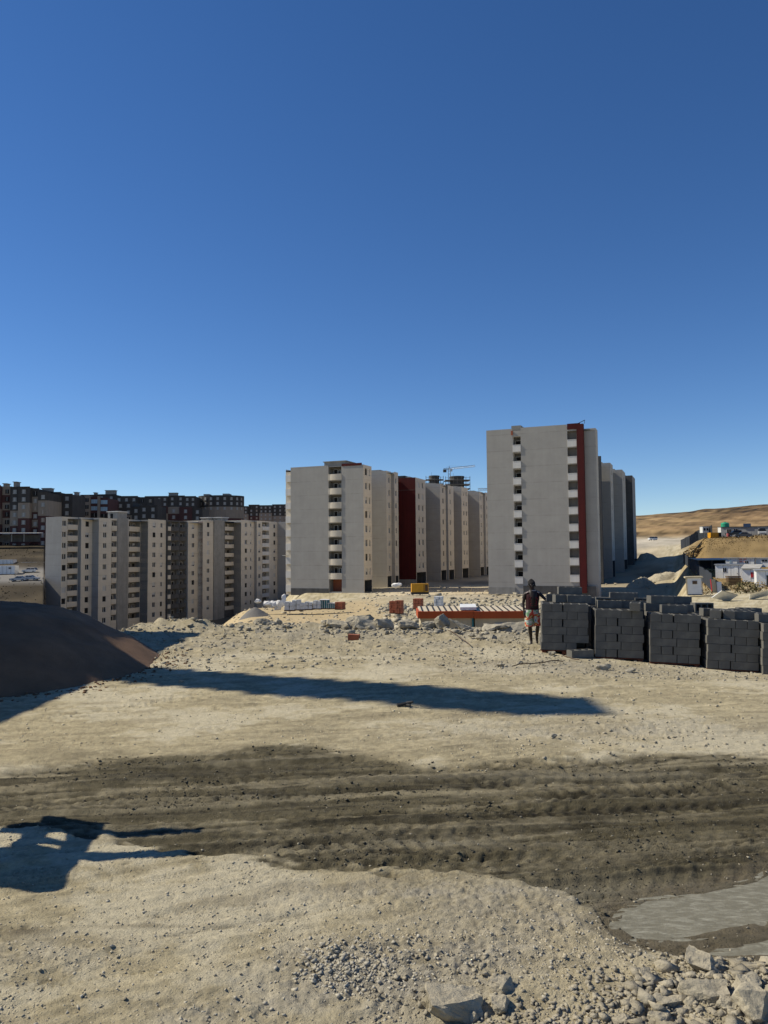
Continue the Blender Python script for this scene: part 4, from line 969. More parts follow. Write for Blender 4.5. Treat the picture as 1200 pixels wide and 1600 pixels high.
# slabs and boulders along the edge of the yard
GS = 'broken concrete along the yard edge'
ED = [
 (527, 976, 25.6, (.95,.7,.34), 41, 'pale broad boulder at the left end of the rubble bank', (.05,.2,.2), M_rock, False),
 (560, 972, 26.0, (1.3,.9,.6), 42, 'big crumbling beige boulder in the middle of the rubble bank', (0,-.15,.1), M_rock, False),
 (541, 981, 24.9, (.32,.3,.24), 43, 'small round pale stone in front of the broad boulder', (0,0,0), M_rock, False),
 (577, 976, 25.3, (1.0,.75,.16), 44, 'tilted flat concrete slab leaning against the crumbling boulder', (.5,.35,.1), M_slab, True),
 (600, 975, 25.4, (.85,.5,.42), 45, 'hollow looking dark concrete fragment at the right end of the boulders', (.1,.2,.3), M_slab, False),
 (528, 960, 28.0, (.5,.25,.1), 46, 'thin brownish plate lying behind the boulders', (0,.1,.2), M_slab, True),
 (637, 977, 25.0, (.9,.6,.36), 47, 'dark sided concrete chunk below the orange cabin corner', (.1,.1,.3), M_slab, False),
 (668, 974, 25.2, (.8,.5,.42), 48, 'grey concrete chunk in front of the left cabin wall', (.1,-.3,.5), M_slab, False),
 (690, 970, 25.2, (.6,.55,.62), 49, 'upright crumbly grey lump in front of the left cabin wall', (0,.1,.9), M_rockg, False),
 (722, 977, 24.9, (1.0,.5,.15), 50, 'thin concrete plate tipped down to the right, before the cabin joint', (.15,.42,.05), M_slab, True),
 (775, 979, 24.6, (1.1,.6,.22), 51, 'flat thick slab lying before the cabin window', (.05,.02,.1), M_slab, True),
 (806, 972, 24.5, (1.25,.7,.3), 52, 'longest concrete slab, behind the legs of the man', (.05,-.12,.05), M_slab, True),
 (752, 1003, 21.9, (.42,.3,.16), 53, 'bright flat stone in the debris left of the man', (.1,.1,.3), M_rock, False),
 (770, 1000, 22.2, (.3,.26,.2), 54, 'grey stone just right of the bright flat stone', (0,.1,.7), M_rockg, False),
 (738, 1000, 22.3, (.3,.22,.18), 55, 'rough grey stone just left of the bright flat stone', (0,.2,.2), M_rockg, False),
 (782, 1042, 17.0, (.22,.16,.12), 56, 'pale stone on the dusty ground below the man', (0,0,.2), M_rock, False),
 (945, 1043, 16.6, (.42,.2,.17), 57, 'dark flat stone on the grey chippings before the second block stack', (.05,.05,.1), M_rockg, False),
 (985, 1045, 16.4, (.26,.18,.12), 58, 'small dark stone right of the flat stone before the block stacks', (0,0,.4), M_rockg, False),
 (862, 1022, 18.6, (.26,.14,.14), 59, 'pale lump at the foot of the leftmost block stack', (0,0,.2), M_rock, False),
 (866, 1156, 10.2, (.12,.08,.07), 60, 'lone small stone on the bare sand between track and shadow', (0,0,.2), M_rockg, False),
 (432, 967, 28.0, (.5,.4,.6), 61, 'pointed pale block standing on the yard edge below the gravel cone', (.1,.2,.3), M_rock, False),
 (415, 968, 27.8, (.9,.6,.45), 62, 'earthy lump left of the pointed pale block', (0,.1,.1), M_rockg, False),
 (378, 968, 27.8, (.5,.35,.28), 63, 'pale cracked stone on the yard edge left of the earthy lump', (0,.1,.1), M_rock, False),
 (352, 1000, 22.2, (.16,.14,.2), 64, 'small brown upright clod on the stony ground in the left half', (0,.1,.1), M_rockg, False),
 (283, 1003, 21.8, (.2,.15,.12), 65, 'small dark clod on the stony ground right of the sand heap', (0,.1,.5), M_rockg, False),
 (404, 984, 24.6, (.28,.2,.1), 66, 'dark flat clod on the stony ground below the pale blocks', (0,.1,.1), M_rockg, True),
 (283, 1066, 15.0, (.12,.1,.07), 67, 'small stone inside the left part of the long shadow', (0,0,.1), M_rockg, False),
]
for px, py, D, dm, sd_, lab, rt, m, fl in ED:
    if D > 23.5: p = at(px, py, D); x, y, z = p.x, D, gz(p.x, D)
    else:
        x, y = gnd(px, py); z = gz(x, y)
    rock('broken_slab' if fl else 'rock', lab, 'rubble', x, y, dm, sd_, m, rt, .15, GS, fl, 12 if fl else 18, 3, .05, z)
# small stuff: thousands of stones as one mesh each
def scatter(name, pts, m, seed):
    r_ = np.random.RandomState(seed); shapes = []
    for k in range(10):
        bm = bmesh.new(); rr = random.Random(seed*100+k)
        for i in range(10):
            bm.verts.new((rr.uniform(-1, 1), rr.uniform(-1, 1), rr.choice((-.8, .8))*rr.uniform(.5, 1)))
        bmesh.ops.convex_hull(bm, input=bm.verts); bmesh.ops.triangulate(bm, faces=bm.faces)
        for v in [v for v in bm.verts if not v.link_faces]: bm.verts.remove(v)
        bm.verts.index_update(); shapes.append((np.array([v.co for v in bm.verts]), np.array([[v.index for v in f.verts] for f in bm.faces]))); bm.free()
    V, F, n = [], [], 0
    for (x, y, z, s) in pts:
        vs, fs = shapes[r_.randint(10)]; a = r_.uniform(0, 6.283); c_, s_ = math.cos(a), math.sin(a)
        sc = np.array([s*r_.uniform(.7, 1.3), s*r_.uniform(.7, 1.3), s*r_.uniform(.45, .9)])
        q = vs*sc; q = np.stack([q[:, 0]*c_-q[:, 1]*s_, q[:, 0]*s_+q[:, 1]*c_, q[:, 2]], 1)+np.array([x, y, z+s*.15])
        V.append(q); F.append(fs+n); n += len(q)
    V = np.concatenate(V); F = np.concatenate(F)
    me = bpy.data.meshes.new(name); me.vertices.add(len(V)); me.vertices.foreach_set('co', V.astype(np.float32).ravel())
    me.loops.add(F.size); me.loops.foreach_set('vertex_index', F.astype(np.int32).ravel())
    me.polygons.add(len(F)); me.polygons.foreach_set('loop_start', np.arange(0, F.size, 3, dtype=np.int32)); me.polygons.foreach_set('loop_total', np.full(len(F), 3, np.int32))
    me.update(calc_edges=True); me.materials.append(m)
    o = bpy.data.objects.new(name, me); COL.objects.link(o); return tag(o, kind='stuff')
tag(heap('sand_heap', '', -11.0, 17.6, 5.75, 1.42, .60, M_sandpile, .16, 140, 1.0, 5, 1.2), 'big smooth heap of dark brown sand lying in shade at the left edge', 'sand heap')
p_ = []
for i in range(900):
    a = random.uniform(-2.6, .5); r_ = 5.75+random.gauss(.05, .35); x, y = -11+r_*math.cos(a), 17.6+r_*math.sin(a); p_.append((x, y, 0.0, random.uniform(.01, .05)))
_z = ground_fields(np.array([q_[0] for q_ in p_]), np.array([q_[1] for q_ in p_]))[0]; p_ = [(a_[0], a_[1], zz_, a_[3]) for a_, zz_ in zip(p_, _z)]
scatter('sand_spill', p_, M_sandpile, 19)
p = at(398, 958, 84); tag(heap('gravel_heap', '', p.x, 84, 1.75, 1.15, .66, M_gravelheap, .08, 48, 1.0, 9, 2.0), 'small cone of grey gravel on the sandy ground before the pale lower blocks', 'gravel heap')

rs = np.random.RandomState(4)
def spread(n, pxr, pyr, smin, smax, keep=None, pw=2.5):
    px = rs.uniform(*pxr, n); py = rs.uniform(*pyr, n); out = []
    g = np.array([gnd(a, b) for a, b in zip(px, py)]); z, c_, w_ = ground_fields(g[:, 0], g[:, 1])
    kp = rs.uniform(0, 1, n) < (keep(px, py, w_) if keep else 1.0)
    s = smin+(smax-smin)*rs.uniform(0, 1, n)**pw
    return [(g[i, 0], g[i, 1], z[i], s[i]) for i in range(n) if kp[i]]
gb = lambda px, py, cx, cy, rx, ry: np.exp(-((px-cx)/rx)**2-((py-cy)/ry)**2)
pts = spread(9000, (-100, 1300), (1380, 1640), .004, .016, lambda a, b, w_: (1-w_)*np.clip(.10+gb(a, b, 560, 1510, 70, 45)+.6*gb(a, b, 680, 1500, 110, 55)+.5*gb(a, b, 610, 1565, 60, 30)+.7*gb(a, b, 900, 1480, 130, 70)+.5*gb(a, b, 340, 1585, 60, 20), 0, 1))
pts += spread(2600, (460, 650), (1465, 1550), .006, .022, lambda a, b, w_: gb(a, b, 540, 1510, 60, 30))
scatter('gravel', pts, mat('pale_gravel', (.38,.35,.28), .95, .3, 3.0), 3)
pts = spread(11000, (560, 1320), (1490, 1660), .005, .028, lambda a, b, w_: (1-w_)*np.clip(sst(0, 130, (b-1510)+(a-950)*.45+25)+.1, 0, 1), 3.0)
pts += spread(9000, (-100, 1300), (1060, 1640), .003, .014, lambda a, b, w_: (1-.4*w_)*.7, 4)
pts += spread(1500, (800, 1250), (1040, 1200), .008, .035, lambda a, b, w_: (1-w_)*(.15+gb(a, b, 1000, 1140, 120, 40)), 3)
pts += spread(170, (960, 1260), (1495, 1640), .03, .07, lambda a, b, w_: (1-w_)*sst(0, 80, (b-1510)+(a-980)*.4), 1.5)
scatter('pebbles', pts, M_rock, 5)
def spread_rim(n, pxr, Dr, smin, smax, pw=3):
    out = []; px = rs.uniform(*pxr, n); D = rs.uniform(*Dr, n); s = smin+(smax-smin)*rs.uniform(0, 1, n)**pw
    X = (px-600)/FPX*D; z, c_, w_ = ground_fields(X, D)
    return [(X[i], D[i], z[i], s[i]) for i in range(n)]
pts = spread_rim(9000, (170, 870), (17.0, 28.5), .008, .07, 9)+spread_rim(700, (500, 850), (23.5, 27.5), .03, .15, 3)+spread_rim(600, (180, 460), (24.5, 28), .02, .13, 4)+spread_rim(2500, (690, 1200), (15.5, 20.0), .008, .045, 5)
scatter('rubble', pts, M_rockg, 7)
pts = [q for q in spread_rim(1600, (330, 1000), (60, 105), .05, .28, 4)]+spread_rim(500, (590, 700), (60, 95), .1, .5, 3)+spread_rim(260, (700, 860), (82, 108), .12, .5, 2)+spread_rim(500, (560, 1060), (105, 190), .1, .6, 3)
scatter('site_rubble', pts, M_rock, 9)

def clods(n, pyr, smin, smax, wetpart, pw):
    px = rs.uniform(-60, 1260, n); py = rs.uniform(*pyr, n); g = np.array([gnd(a, b) for a, b in zip(px, py)]); z, c_, w_ = ground_fields(g[:, 0], g[:, 1])
    cl = np.clip(.25+1.6*fbm(g[:, 0]*.9, g[:, 1]*2.2, 3, 301+wetpart), 0.03, 1)
    kp = rs.uniform(0, 1, n) < (w_ if wetpart else (1-w_))*cl
    s = (smin+(smax-smin)*rs.uniform(0, 1, n)**pw)*(g[:, 1]/6.0)**.8
    return [(g[i, 0], g[i, 1], z[i]-s[i]*.15, s[i]) for i in range(n) if kp[i]]
scatter('dust_clods', clods(30000, (1050, 1640), .0035, .016, 0, 5), mat('dust_clod', (.42,.37,.265), .95, .25, 4.0), 13)
scatter('mud_clods', clods(34000, (1160, 1500), .004, .018, 1, 4), mat('mud_clod', (.085,.075,.05), .95, .4, 4.0), 15)
# ------------------------------------------------------------------ concrete blocks on pallets
def block_mesh():
    L, W_, Hh = .60, .243, .184; q = MB(); m = M_block; t_ = .035
    q.box(-L/2, L/2, -W_/2, W_/2, -Hh/2, -Hh/2+.03, m)
    q.box(-L/2, L/2, -W_/2, -W_/2+t_, -Hh/2+.03, Hh/2, m); q.box(-L/2, L/2, W_/2-t_, W_/2, -Hh/2+.03, Hh/2, m)
    for x in (-L/2, -L/6-t_/2, L/6-t_/2, L/2-t_): q.box(x, x+t_, -W_/2+t_, W_/2-t_, -Hh/2+.03, Hh/2, m)
    return q.mesh('concrete_block')
BLK = block_mesh(); rb_ = random.Random(21)
BOARD = None
GP = 'pallets of concrete blocks'
def stack(px, py, D, yaw, label, tiltx=0.0, tilty=0.0, rows_=6, loose=(), mirror=0, skip=()):
    p = at(px, py, D); z0 = p.z
    t = thing('block_stack', label, 'block stack', (p.x, D, z0), 0, GP); t.rotation_euler = (tiltx, tilty, -yaw)
    global BOARD
    if BOARD is None:
        q = MB(); q.box(0, 1.13, -.045, .045, -.01, .01, M_wood); BOARD = q.mesh('board')
    q = MB()
    for x in (.02, .5, 1.0): q.box(x, x+.1, 0, 1.2, -.11, -.03, M_wood)
    pal = q.build('pallet', t)
    for k in range(7): place('board', BOARD, pal, (0, .06+.18*k, -.018))
    Hh = .19
    for r_ in range(rows_):
        fl = (r_+mirror) % 2
        xs = 0.0; z = .095+Hh*r_
        j = rb_.uniform(-.012, .012)
        # stretchers along the front direction
        xL = (.30 if fl else .83)+j
        for k in range(5):
            if (r_, 'L', k) in skip: continue
            place('concrete_block', BLK, t, (xL+rb_.uniform(-.006, .006), .125+.249*k+rb_.uniform(-.004, .008), z), 0)
        xh = (.735, .99) if fl else (.125, .38)
        for a in xh:
            for k in range(2):
                if (r_, 'H', a, k) in skip: continue
                place('concrete_block', BLK, t, (a+j+rb_.uniform(-.006, .006), .305+.612*k+rb_.uniform(-.01, .01), z+rb_.uniform(-.001, .001)), math.pi/2)
    for (x, y, a, k, up) in loose:
        place('concrete_block', BLK, t, (x, y, .095+Hh*rows_+Hh*k+.003+(.03 if up else 0)), 0, rot=(up*math.pi/2, 0, a))
    return t
YB = R(10)
stack(846, 1015, 19.3, YB, 'leftmost front stack of grey concrete blocks, the one the man leans on', 0, .02, 6, [(.62, .75, .3, 0, 0), (.95, .7, .1, 0, 0), (.45, .98, 0, 0, 0), (.85, 1.05, .05, 0, 0), (.75, 1.08, .1, 1, 0)], 1, skip={(0, 'H', .99, 0)})
stack(930, 1026, 18.9, YB, 'second front stack of grey blocks from the left', 0, .03, 6, [(.95, .16, 1.4, 0, 0), (.4, .8, .1, 0, 0), (.4, 1.06, 0, 0, 1), (.9, .95, .05, 0, 0), (.75, 1.1, .0, 1, 0)], 0)
stack(1016, 1034, 18.5, YB, 'third front stack of grey blocks, with one long block laid across its top', 0, .035, 6, [(.62, .55, .05, 0, 0), (.3, 1.0, .1, 0, 0), (.85, 1.0, .02, 0, 0), (.4, 1.1, .3, 1, 0)], 1)
stack(1105, 1044, 18.1, YB, 'fourth front stack of grey blocks, with dark gaps near its right end', 0, .045, 6, [(.3, .55, 1.3, 0, 0), (.58, .55, 1.4, 0, 0), (.85, .5, .1, 0, 0), (.35, 1.0, .2, 0, 0), (.9, 1.0, 0, 0, 0)], 0)
stack(1192, 1053, 17.7, YB, 'front stack of grey blocks cut by the right edge of the picture', 0, .03, 6, [(.3, .5, .1, 0, 0), (.4, .9, .1, 0, 0)], 1)
for i, (px, D, lab, lo) in enumerate([(880, 20.9, 'leftmost rear stack of grey blocks, just behind the leaning man', [(.5, .6, .2, 0, 0), (.8, 1.0, 0, 0, 0)]),
      (962, 20.5, 'second rear stack of grey blocks, with pale ends lifted on top', [(.5, .4, .1, 0, 0), (.8, .8, .05, 0, 1), (.3, .9, 0, 1, 0)]),
      (1042, 20.1, 'third rear stack of grey blocks, right below the small guard booth', [(.3, .5, .2, 0, 0), (.9, .6, .5, 0, 1), (.5, 1.0, .1, 0, 0), (.4, 1.0, 0, 1, 0)]),
      (1128, 19.7, 'fourth rear stack of grey blocks, before the white leaning sheet', [(.5, .5, .1, 0, 0), (.8, 1.0, .15, 0, 0)]),
      (1208, 19.3, 'rear stack of grey blocks at the right edge of the picture', [(.2, .5, 1.4, 0, 0), (.5, .7, .1, 0, 0)])]):
    x = (px-600)/FPX*D; zz = gz(x, D)
    py_ = 0; p = Vector((x, D, -.0)); 
    s_ = stack(px, 1000, D, YB, lab, 0, .03, 6, lo, i % 2); s_.location = (x, D, gz(x, D)-.02)
t = thing('concrete_block', 'single grey block lying on the ground between the first two block stacks', 'block', (0, 0, 0))
p = gnd(918, 1030); t.location = (p[0]+.02, p[1]+.75, gz(*p)+.09); q = place('body', BLK, t, (0, 0, 0), .3)
t = thing('brick', 'red brick lying alone on the stony ground in the middle', 'brick', (*gnd(553, 1001), 0)); t.location.z = gz(*gnd(553, 1001))+.04
q = MB(); q.box(-.16, .16, -.1, .1, -.07, .09, M_brick); q.build('body', t); t.rotation_euler = (0, .04, -.15)
# thin rods and wire in the debris
rdx = random.Random(3)
for i, (a, b, lab) in enumerate([((700, 990), (735, 1012), 'thin rusty rod lying in the debris left of the bright flat stone'), ((800, 1044), (880, 1038), 'long thin rod on the dusty ground before the leftmost block stack'), ((880, 1028), (905, 1034), 'bent wire at the foot of the leftmost block stack')]):
    A = gnd(*a); C = gnd(*b); q = MB()
    P = [Vector((A[0]+(C[0]-A[0])*k/5, A[1]+(C[1]-A[1])*k/5, 0)) for k in range(6)]
    for v in P: v.z = gz(v.x, v.y)+.05+rdx.uniform(0, .04)
    for k in range(5): q.bar(P[k], P[k+1], .012, M_timber, 5)
    tag(q.build('steel_rod'), lab, 'rod', 'loose rods in the debris')
x, y = gnd(636, 1105); q = MB(); q.bar((-.16, 0, .03), (.0, .05, .05), .03, M_dark, 6); q.bar((0, .05, .05), (.1, -.02, .09), .035, M_dark, 6, .015); q.bar((-.02, .04, .03), (.05, -.08, .04), .02, M_dark, 6)
tag(q.build('branch', loc=(x, y, gz(x, y))), 'small dark twig lying on the bare sand in the middle', 'twig')

# ------------------------------------------------------------------ site cabins, machines and stores beyond the yard
def boxthing(name, label, cat, px0, px1, D, h, m, depth, z=None, yaw=0.0, group=None, body='wall', pyb=None):
    xa, xb = at(px0, 865, D).x, at(px1, 865, D).x
    if z is None: z = at((px0+px1)/2, pyb, D).z if pyb else tz((xa+xb)/2, D)
    t = thing(name, label, cat, (xa, D, z), yaw, group); w_ = xb-xa
    q = MB(); q.box(0, w_, 0, depth, 0, h, m); q.build(body, t)
    return t, w_
# orange trimmed cabins
GCAB = 'orange trimmed site cabins end to end'
for (a, b, lab) in ((656, 740, 'left orange trimmed cream site cabin with dark gap lines across its roof'), (740.6, 842, 'right orange trimmed cream site cabin with a grey window')):
    D = 49; xa, xb = at(a, 960, D).x, at(b, 960, D).x; zr = at((a+b)/2, 954.5, D).z; w_ = xb-xa
    t = thing('site_cabin', lab, 'cabin', (xa, D, zr-2.6), 0, GCAB)
    q = MB(); q.box(.06, w_-.06, .08, 2.9, .1, 2.14, M_cream); q.build('wall', t)
    q = MB(); q.box(-.12 if a < 700 else 0, w_+.0, -.08, .12, 2.14, 2.58, M_orange); q.box(-.12 if a < 700 else 0, .1, .12, 3.0, 2.14, 2.58, M_orange); q.build('fascia', t)
    q = MB(); q.hexa([(0,.12,2.5),(w_,.12,2.5),(w_,3.0,2.5),(0,3.0,2.5),(0,.12,2.56),(w_,.12,2.56),(w_,3.0,2.70),(0,3.0,2.70)], mat('roof_planks', (.52, .45, .33), .8, .1, 1.5)); q.build('roof', t)
    n = 9 if a < 700 else 10
    for k in range(n):
        x = (k+.5)*w_/n; q = MB(); q.hexa([(x-.05,.13,2.56),(x+.05,.13,2.56),(x+.04,2.98,2.70),(x-.04,2.98,2.70),(x-.04,.13,2.60),(x+.04,.13,2.60),(x+.04,2.98,2.74),(x-.04,2.98,2.74)], M_dark); q.build('plank_gap', t)  # dark bars stand in for the gaps between roof planks
    if a > 700:
        q = MB(); x0 = at(773, 960, D).x-xa; q.box(x0, x0+1.2, .03, .09, 1.15, 1.85, M_steel); q.box(x0+.08, x0+1.12, .0, .04, 1.22, 1.78, M_est_blue); q.build('window', t)
    else:
        q = MB(); q.box(w_-.1, w_-.01, -.0, .1, .1, 2.14, M_teal); q.build('post', t)
        xs = at(722, 950, D).x-xa; q = MB(); q.hexa([(xs-.1,.3,2.62),(xs+.95,.3,2.62),(xs+1.15,2.6,2.74),(xs+.1,2.6,2.74),(xs-.1,.3,2.8),(xs+.95,.3,2.8),(xs+1.15,2.6,2.86),(xs+.1,2.6,2.86)], M_white); q.build('roof_sheet', t)
# stacks of red bricks and a white one
GBR = 'packs of red bricks'
def brickpack(px, py, D, w_, h_, lab, m, name='brick_pack', grp=None):
    p = at(px, py, D); t = thing(name, lab, 'brick pack', (p.x, D, p.z), R(-20), grp)
    q = MB(); n = max(2, int(h_/.2))
    for k in range(n):
        for j in range(3):
            e = rb_.uniform(-.02, .02); x0 = -w_/2+j*w_/3
            q.box(x0+.012+e*.3, x0+w_/3-.012+e*.3, e, w_, .1+k*(h_/n), .1+(k+1)*(h_/n)-.02, m)
    o = q.build('bricks', t); o['kind'] = 'stuff'
    q = MB(); q.box(-w_/2, w_/2, .02, w_, 0, .09, M_timber); q.build('pallet', t)
brickpack(613, 959, 70, .62, 1.05, 'left red brick pack of the touching pair', M_brick, grp=GBR)
brickpack(622.5, 960, 69, .62, 1.15, 'right red brick pack of the touching pair', M_brick, grp=GBR)
brickpack(651.5, 952, 76, .85, .95, 'red brick pack standing alone near the white rubble', M_brick, grp=GBR)
brickpack(529, 953, 84, .9, .75, 'dark brown brick pack beside the teal wrapped pallet', M_brick, grp=GBR)
brickpack(684, 956, 60, .62, 1.1, 'tall whitish pack of blocks just behind the orange cabin roof', M_white, 'white_block_pack')
# wrapped pallets, bags
GW = 'plastic wrapped pallets in a row'
for (px, pyb, w_, h_, lab, m) in ((452, 955, 1.15, 1.0, 'low clear wrapped pallet at the left of the row', M_wrap), (462.5, 954, .95, 1.15, 'tallest clear wrapped pallet of the row', M_wrap), (473, 954, .7, .85, 'narrow clear wrapped pallet right of the tallest one', M_wrap), (481.5, 953.5, .9, .9, 'clear wrapped pallet just left of the teal strapped one', M_wrap), (495, 952.5, .95, .95, 'clear wrapped pallet touching the teal strapped one', M_wrap), (506, 952, 1.0, .98, 'teal strapped pallet with white top', M_teal), (518, 952, .8, .62, 'low teal pallet at the right end of the row', M_teal)):
    D = 84; p = at(px, pyb, D); t = thing('wrapped_pallet', lab, 'pallet', (p.x, D, p.z), R(rb_.uniform(-12, 6)), GW)
    q = MB(); q.box(-w_/2, w_/2, 0, w_, 0, .12, M_timber); q.build('pallet', t)
    q = MB(); hb = .13
    n = 2 if w_ > .8 else 1
    for i in range(n):
        for k in range(2):
            x0 = -w_/2+i*w_/n; e = rb_.uniform(-.03, .03); zt_ = hb+(h_-hb)*(k+1)/2+e*(k == 1)
            q.hexa([(x0+.02,e,hb+(h_-hb)*k/2),(x0+w_/n-.02,e*.5,hb+(h_-hb)*k/2),(x0+w_/n-.02,w_,hb+(h_-hb)*k/2),(x0+.02,w_,hb+(h_-hb)*k/2),
                    (x0+.05,.03+e,zt_-.02),(x0+w_/n-.05,.03,zt_-.03+e),(x0+w_/n-.05,w_-.03,zt_-.02),(x0+.05,w_-.03,zt_-.02)], m)
    q.build('load', t)
    if m is M_teal:
        q = MB(); q.box(-w_/2-.02, w_/2+.02, -.02, w_+.02, h_, h_+.06, M_bag)
        for k in range(4): q.box(-w_/2+k*w_/4+.05, -w_/2+k*w_/4+.1, -.04, -.01, .1, h_, M_wrap)
        q.build('cover', t)
def sackmesh(seed, dims, m): return rock_mesh('sack', dims, seed, m, 26, False, 1, .05)
for i, (px, py, dm, lab) in enumerate([(418, 948, (1.2,.9,.9), 'white sack heap piece right behind the gravel cone'), (427, 950, (1.3,1,.95), 'crumpled white sack between gravel cone and wrapped pallets'), (437, 949, (1.2,.9,1.1), 'white sack leaning on the wrapped pallets'), (443, 946, (.7,.7,1.5), 'tall white sheet bundle at the left of the wrapped pallets'), (433, 954, (1.0,.8,.6), 'low greenish white sack before the other sacks'), (402, 942, (.9,.6,.5), 'white sack on top of the gravel cone'), (490, 953, (.6,.4,.25), 'flat white scrap before the wrapped pallets'), (536, 950, (.5,.4,.25), 'small white sack alone on the sand right of the pallets'), (620, 918, (2.2,1.5,.9), 'white sheet heap beside the yellow generator')]):
    D = 85 if px < 600 else 118
    p = at(px, py, D); o = bpy.data.objects.new('sack', sackmesh(200+i, dm, M_bag)); COL.objects.link(o); o.location = (p.x, D+.3, p.z+dm[2]*.35); tag(o, lab, 'sack', 'white sacks and sheets')
# yellow generator
D = 114; p = at(656.5, 928.5, D); t = thing('generator', 'yellow generator cabinet in the lane before the red fronted block', 'generator', (p.x, D, p.z), R(4))
q = MB(); q.box(-1.25, 1.25, 0, 1.0, .3, 1.55, M_yellow); q.build('cabinet', t)
q = MB(); q.box(-1.3, 1.3, -.05, 1.05, 0, .28, M_dark); q.build('skid', t)
q = MB(); q.box(.75, 1.15, -.03, 0, .45, 1.4, M_timber); q.build('vent_panel', t); q = MB(); q.box(.55, .62, -.03, 0, .35, 1.5, M_dark); q.build('door_seam', t)
q = MB(); q.bar((.9, .5, 1.55), (.9, .5, 1.8), .06, M_dark, 8); q.build('exhaust', t)
# guard booth
D = 104; p = at(1086, 930, D); t = thing('guard_booth', 'small white guard booth with a flat pinkish roof and one dark window', 'booth', (p.x, D, p.z), R(9)); t.rotation_euler = (0, R(-1.5), R(-16))
q = MB(); q.box(-.88, .88, 0, 1.8, .12, 2.3, M_white); q.build('wall', t)
q = MB(); q.box(-1.12, 1.12, -.14, 2.0, 2.3, 2.5, M_cream); q.build('roof', t)
q = MB(); q.box(-1.05, -.9, -.1, .05, .05, 2.3, M_cream); q.box(.92, 1.0, -.06, .05, .05, 2.3, M_grey); q.box(-.9, .92, -.05, .0, .0, .12, M_dark); q.build('frame', t)
q = MB(); q.box(-.3, .4, -.05, -.004, 1.45, 1.98, M_frame); q.box(-.24, .34, -.07, -.05, 1.5, 1.93, M_timber); q.build('window', t)
# prefab cabins
GPF = 'white prefab cabins'
def prefab(lab, px0, px1, D, pyt, pyb, depth, wins=(), doors=(), rooft='flat', yaw=0.0, m=None, roofm=None, winm=None, name='prefab_cabin', grp=GPF):
    yaw = yaw-R(30); ca, sa = math.cos(yaw), math.sin(yaw)
    xa = at(px0, 870, D).x; za = max(at((px0+px1)/2, pyb, D).z, gz(xa, D)-.25); h = at((px0+px1)/2, pyt, D).z-za
    def along(px): t1 = (px-600)/FPX; return (t1*D-xa)/(ca-t1*sa)
    w_ = along(px1)
    t = thing(name, lab, 'cabin', (xa, D, za), yaw, grp); m = m or M_white
    q = MB(); q.box(0, w_, 0, depth, 0, h, m); q.build('wall', t)
    k = 0
    while 1.2*(k+1) < w_-.2:
        k += 1; q = MB(); q.box(1.2*k-.02, 1.2*k+.02, -.015, .0, .05, h-.05, M_grey); q.build('panel_joint', t)
    q = MB()
    if rooft == 'flat': q.box(-.15, w_+.15, -.18, depth+.2, h, h+.14, roofm or M_grey)
    else:
        q.hexa([(-.2,-.3,h-.02),(w_+.2,-.3,h-.02),(w_+.2,depth+.3,h+.5),(-.2,depth+.3,h+.5),(-.2,-.3,h+.1),(w_+.2,-.3,h+.1),(w_+.2,depth+.3,h+.62),(-.2,depth+.3,h+.62)], roofm or M_rust)
    q.build('roof', t)
    for (a, b, c_, d_, mm) in wins:
        x0, x1 = along(a), along(b); z0 = at(a, d_, D).z-za; z1 = at(a, c_, D).z-za
        q = MB(); q.box(x0-.06, x1+.06, -.05, -.002, z0-.06, z1+.06, M_frame); q.box(x0, (x0+x1)/2-.04, -.07, -.05, z0, z1, mm); q.box((x0+x1)/2+.04, x1, -.07, -.05, z0, z1, mm); q.build('window', t)
    for (a, b, c_, d_, mm) in doors:
        x0, x1 = along(a), along(b); z1 = at(a, c_, D).z-za
        q = MB(); q.box(x0-.05, x1+.05, -.04, -.002, 0, z1+.05, M_grey); q.box(x0, x1, -.06, -.04, .02, z1, mm); d = q.build('door', t)
        q = MB(); q.box(x1-.18, x1-.1, -.1, -.06, z1*.45, z1*.5, M_dark); q.build('handle', d)
    return t
prefab('white prefab cabin with one dark window and a plain white door', 1117, 1160, 131, 882.5, 904, 5, [(1127.5, 1132.5, 887, 893.5, M_glass)], [(1144.5, 1151, 886.5, 0, M_white)])
prefab('white prefab cabin with red window shutters under a rubbish strewn roof', 1159, 1183, 122, 888.5, 913, 6, [(1170.5, 1178, 894, 902, M_redp)], (), 'mono', 0, None, M_rust)
prefab('bright white prefab cabin with a dark doorway at the right edge', 1181, 1206, 112, 892, 921, 5, (), [(1195, 1204, 899, 0, M_dark)], 'flat', R(8))
prefab('rear white cabin with blue striped panels above the corrugated shed', 1131, 1149.5, 150, 872.5, 889, 3, [(1138, 1141, 876, 881, M_est_blue)])
prefab('rear white cabin with pink notices and a dark window', 1151, 1176, 150, 872.5, 889, 3, [(1162, 1167, 876.5, 880, M_glass)])
q = MB(); pb = [o for o in bpy.data.objects if o.get('label') == 'rear white cabin with pink notices and a dark window'][0]
for k in range(4): q.box(.45+.75*(k % 2), 1.0+.75*(k % 2), -.03, -.016, 1.05+.5*(k//2), 1.4+.5*(k//2), mat('notice_pink', (.55, .25, .22), .8))
q.build('notice', pb)
prefab('rear white cabin with a wide dark window near the right edge', 1180, 1206, 150, 872.5, 889, 3, [(1188.5, 1197, 874.5, 877.5, M_glass)])
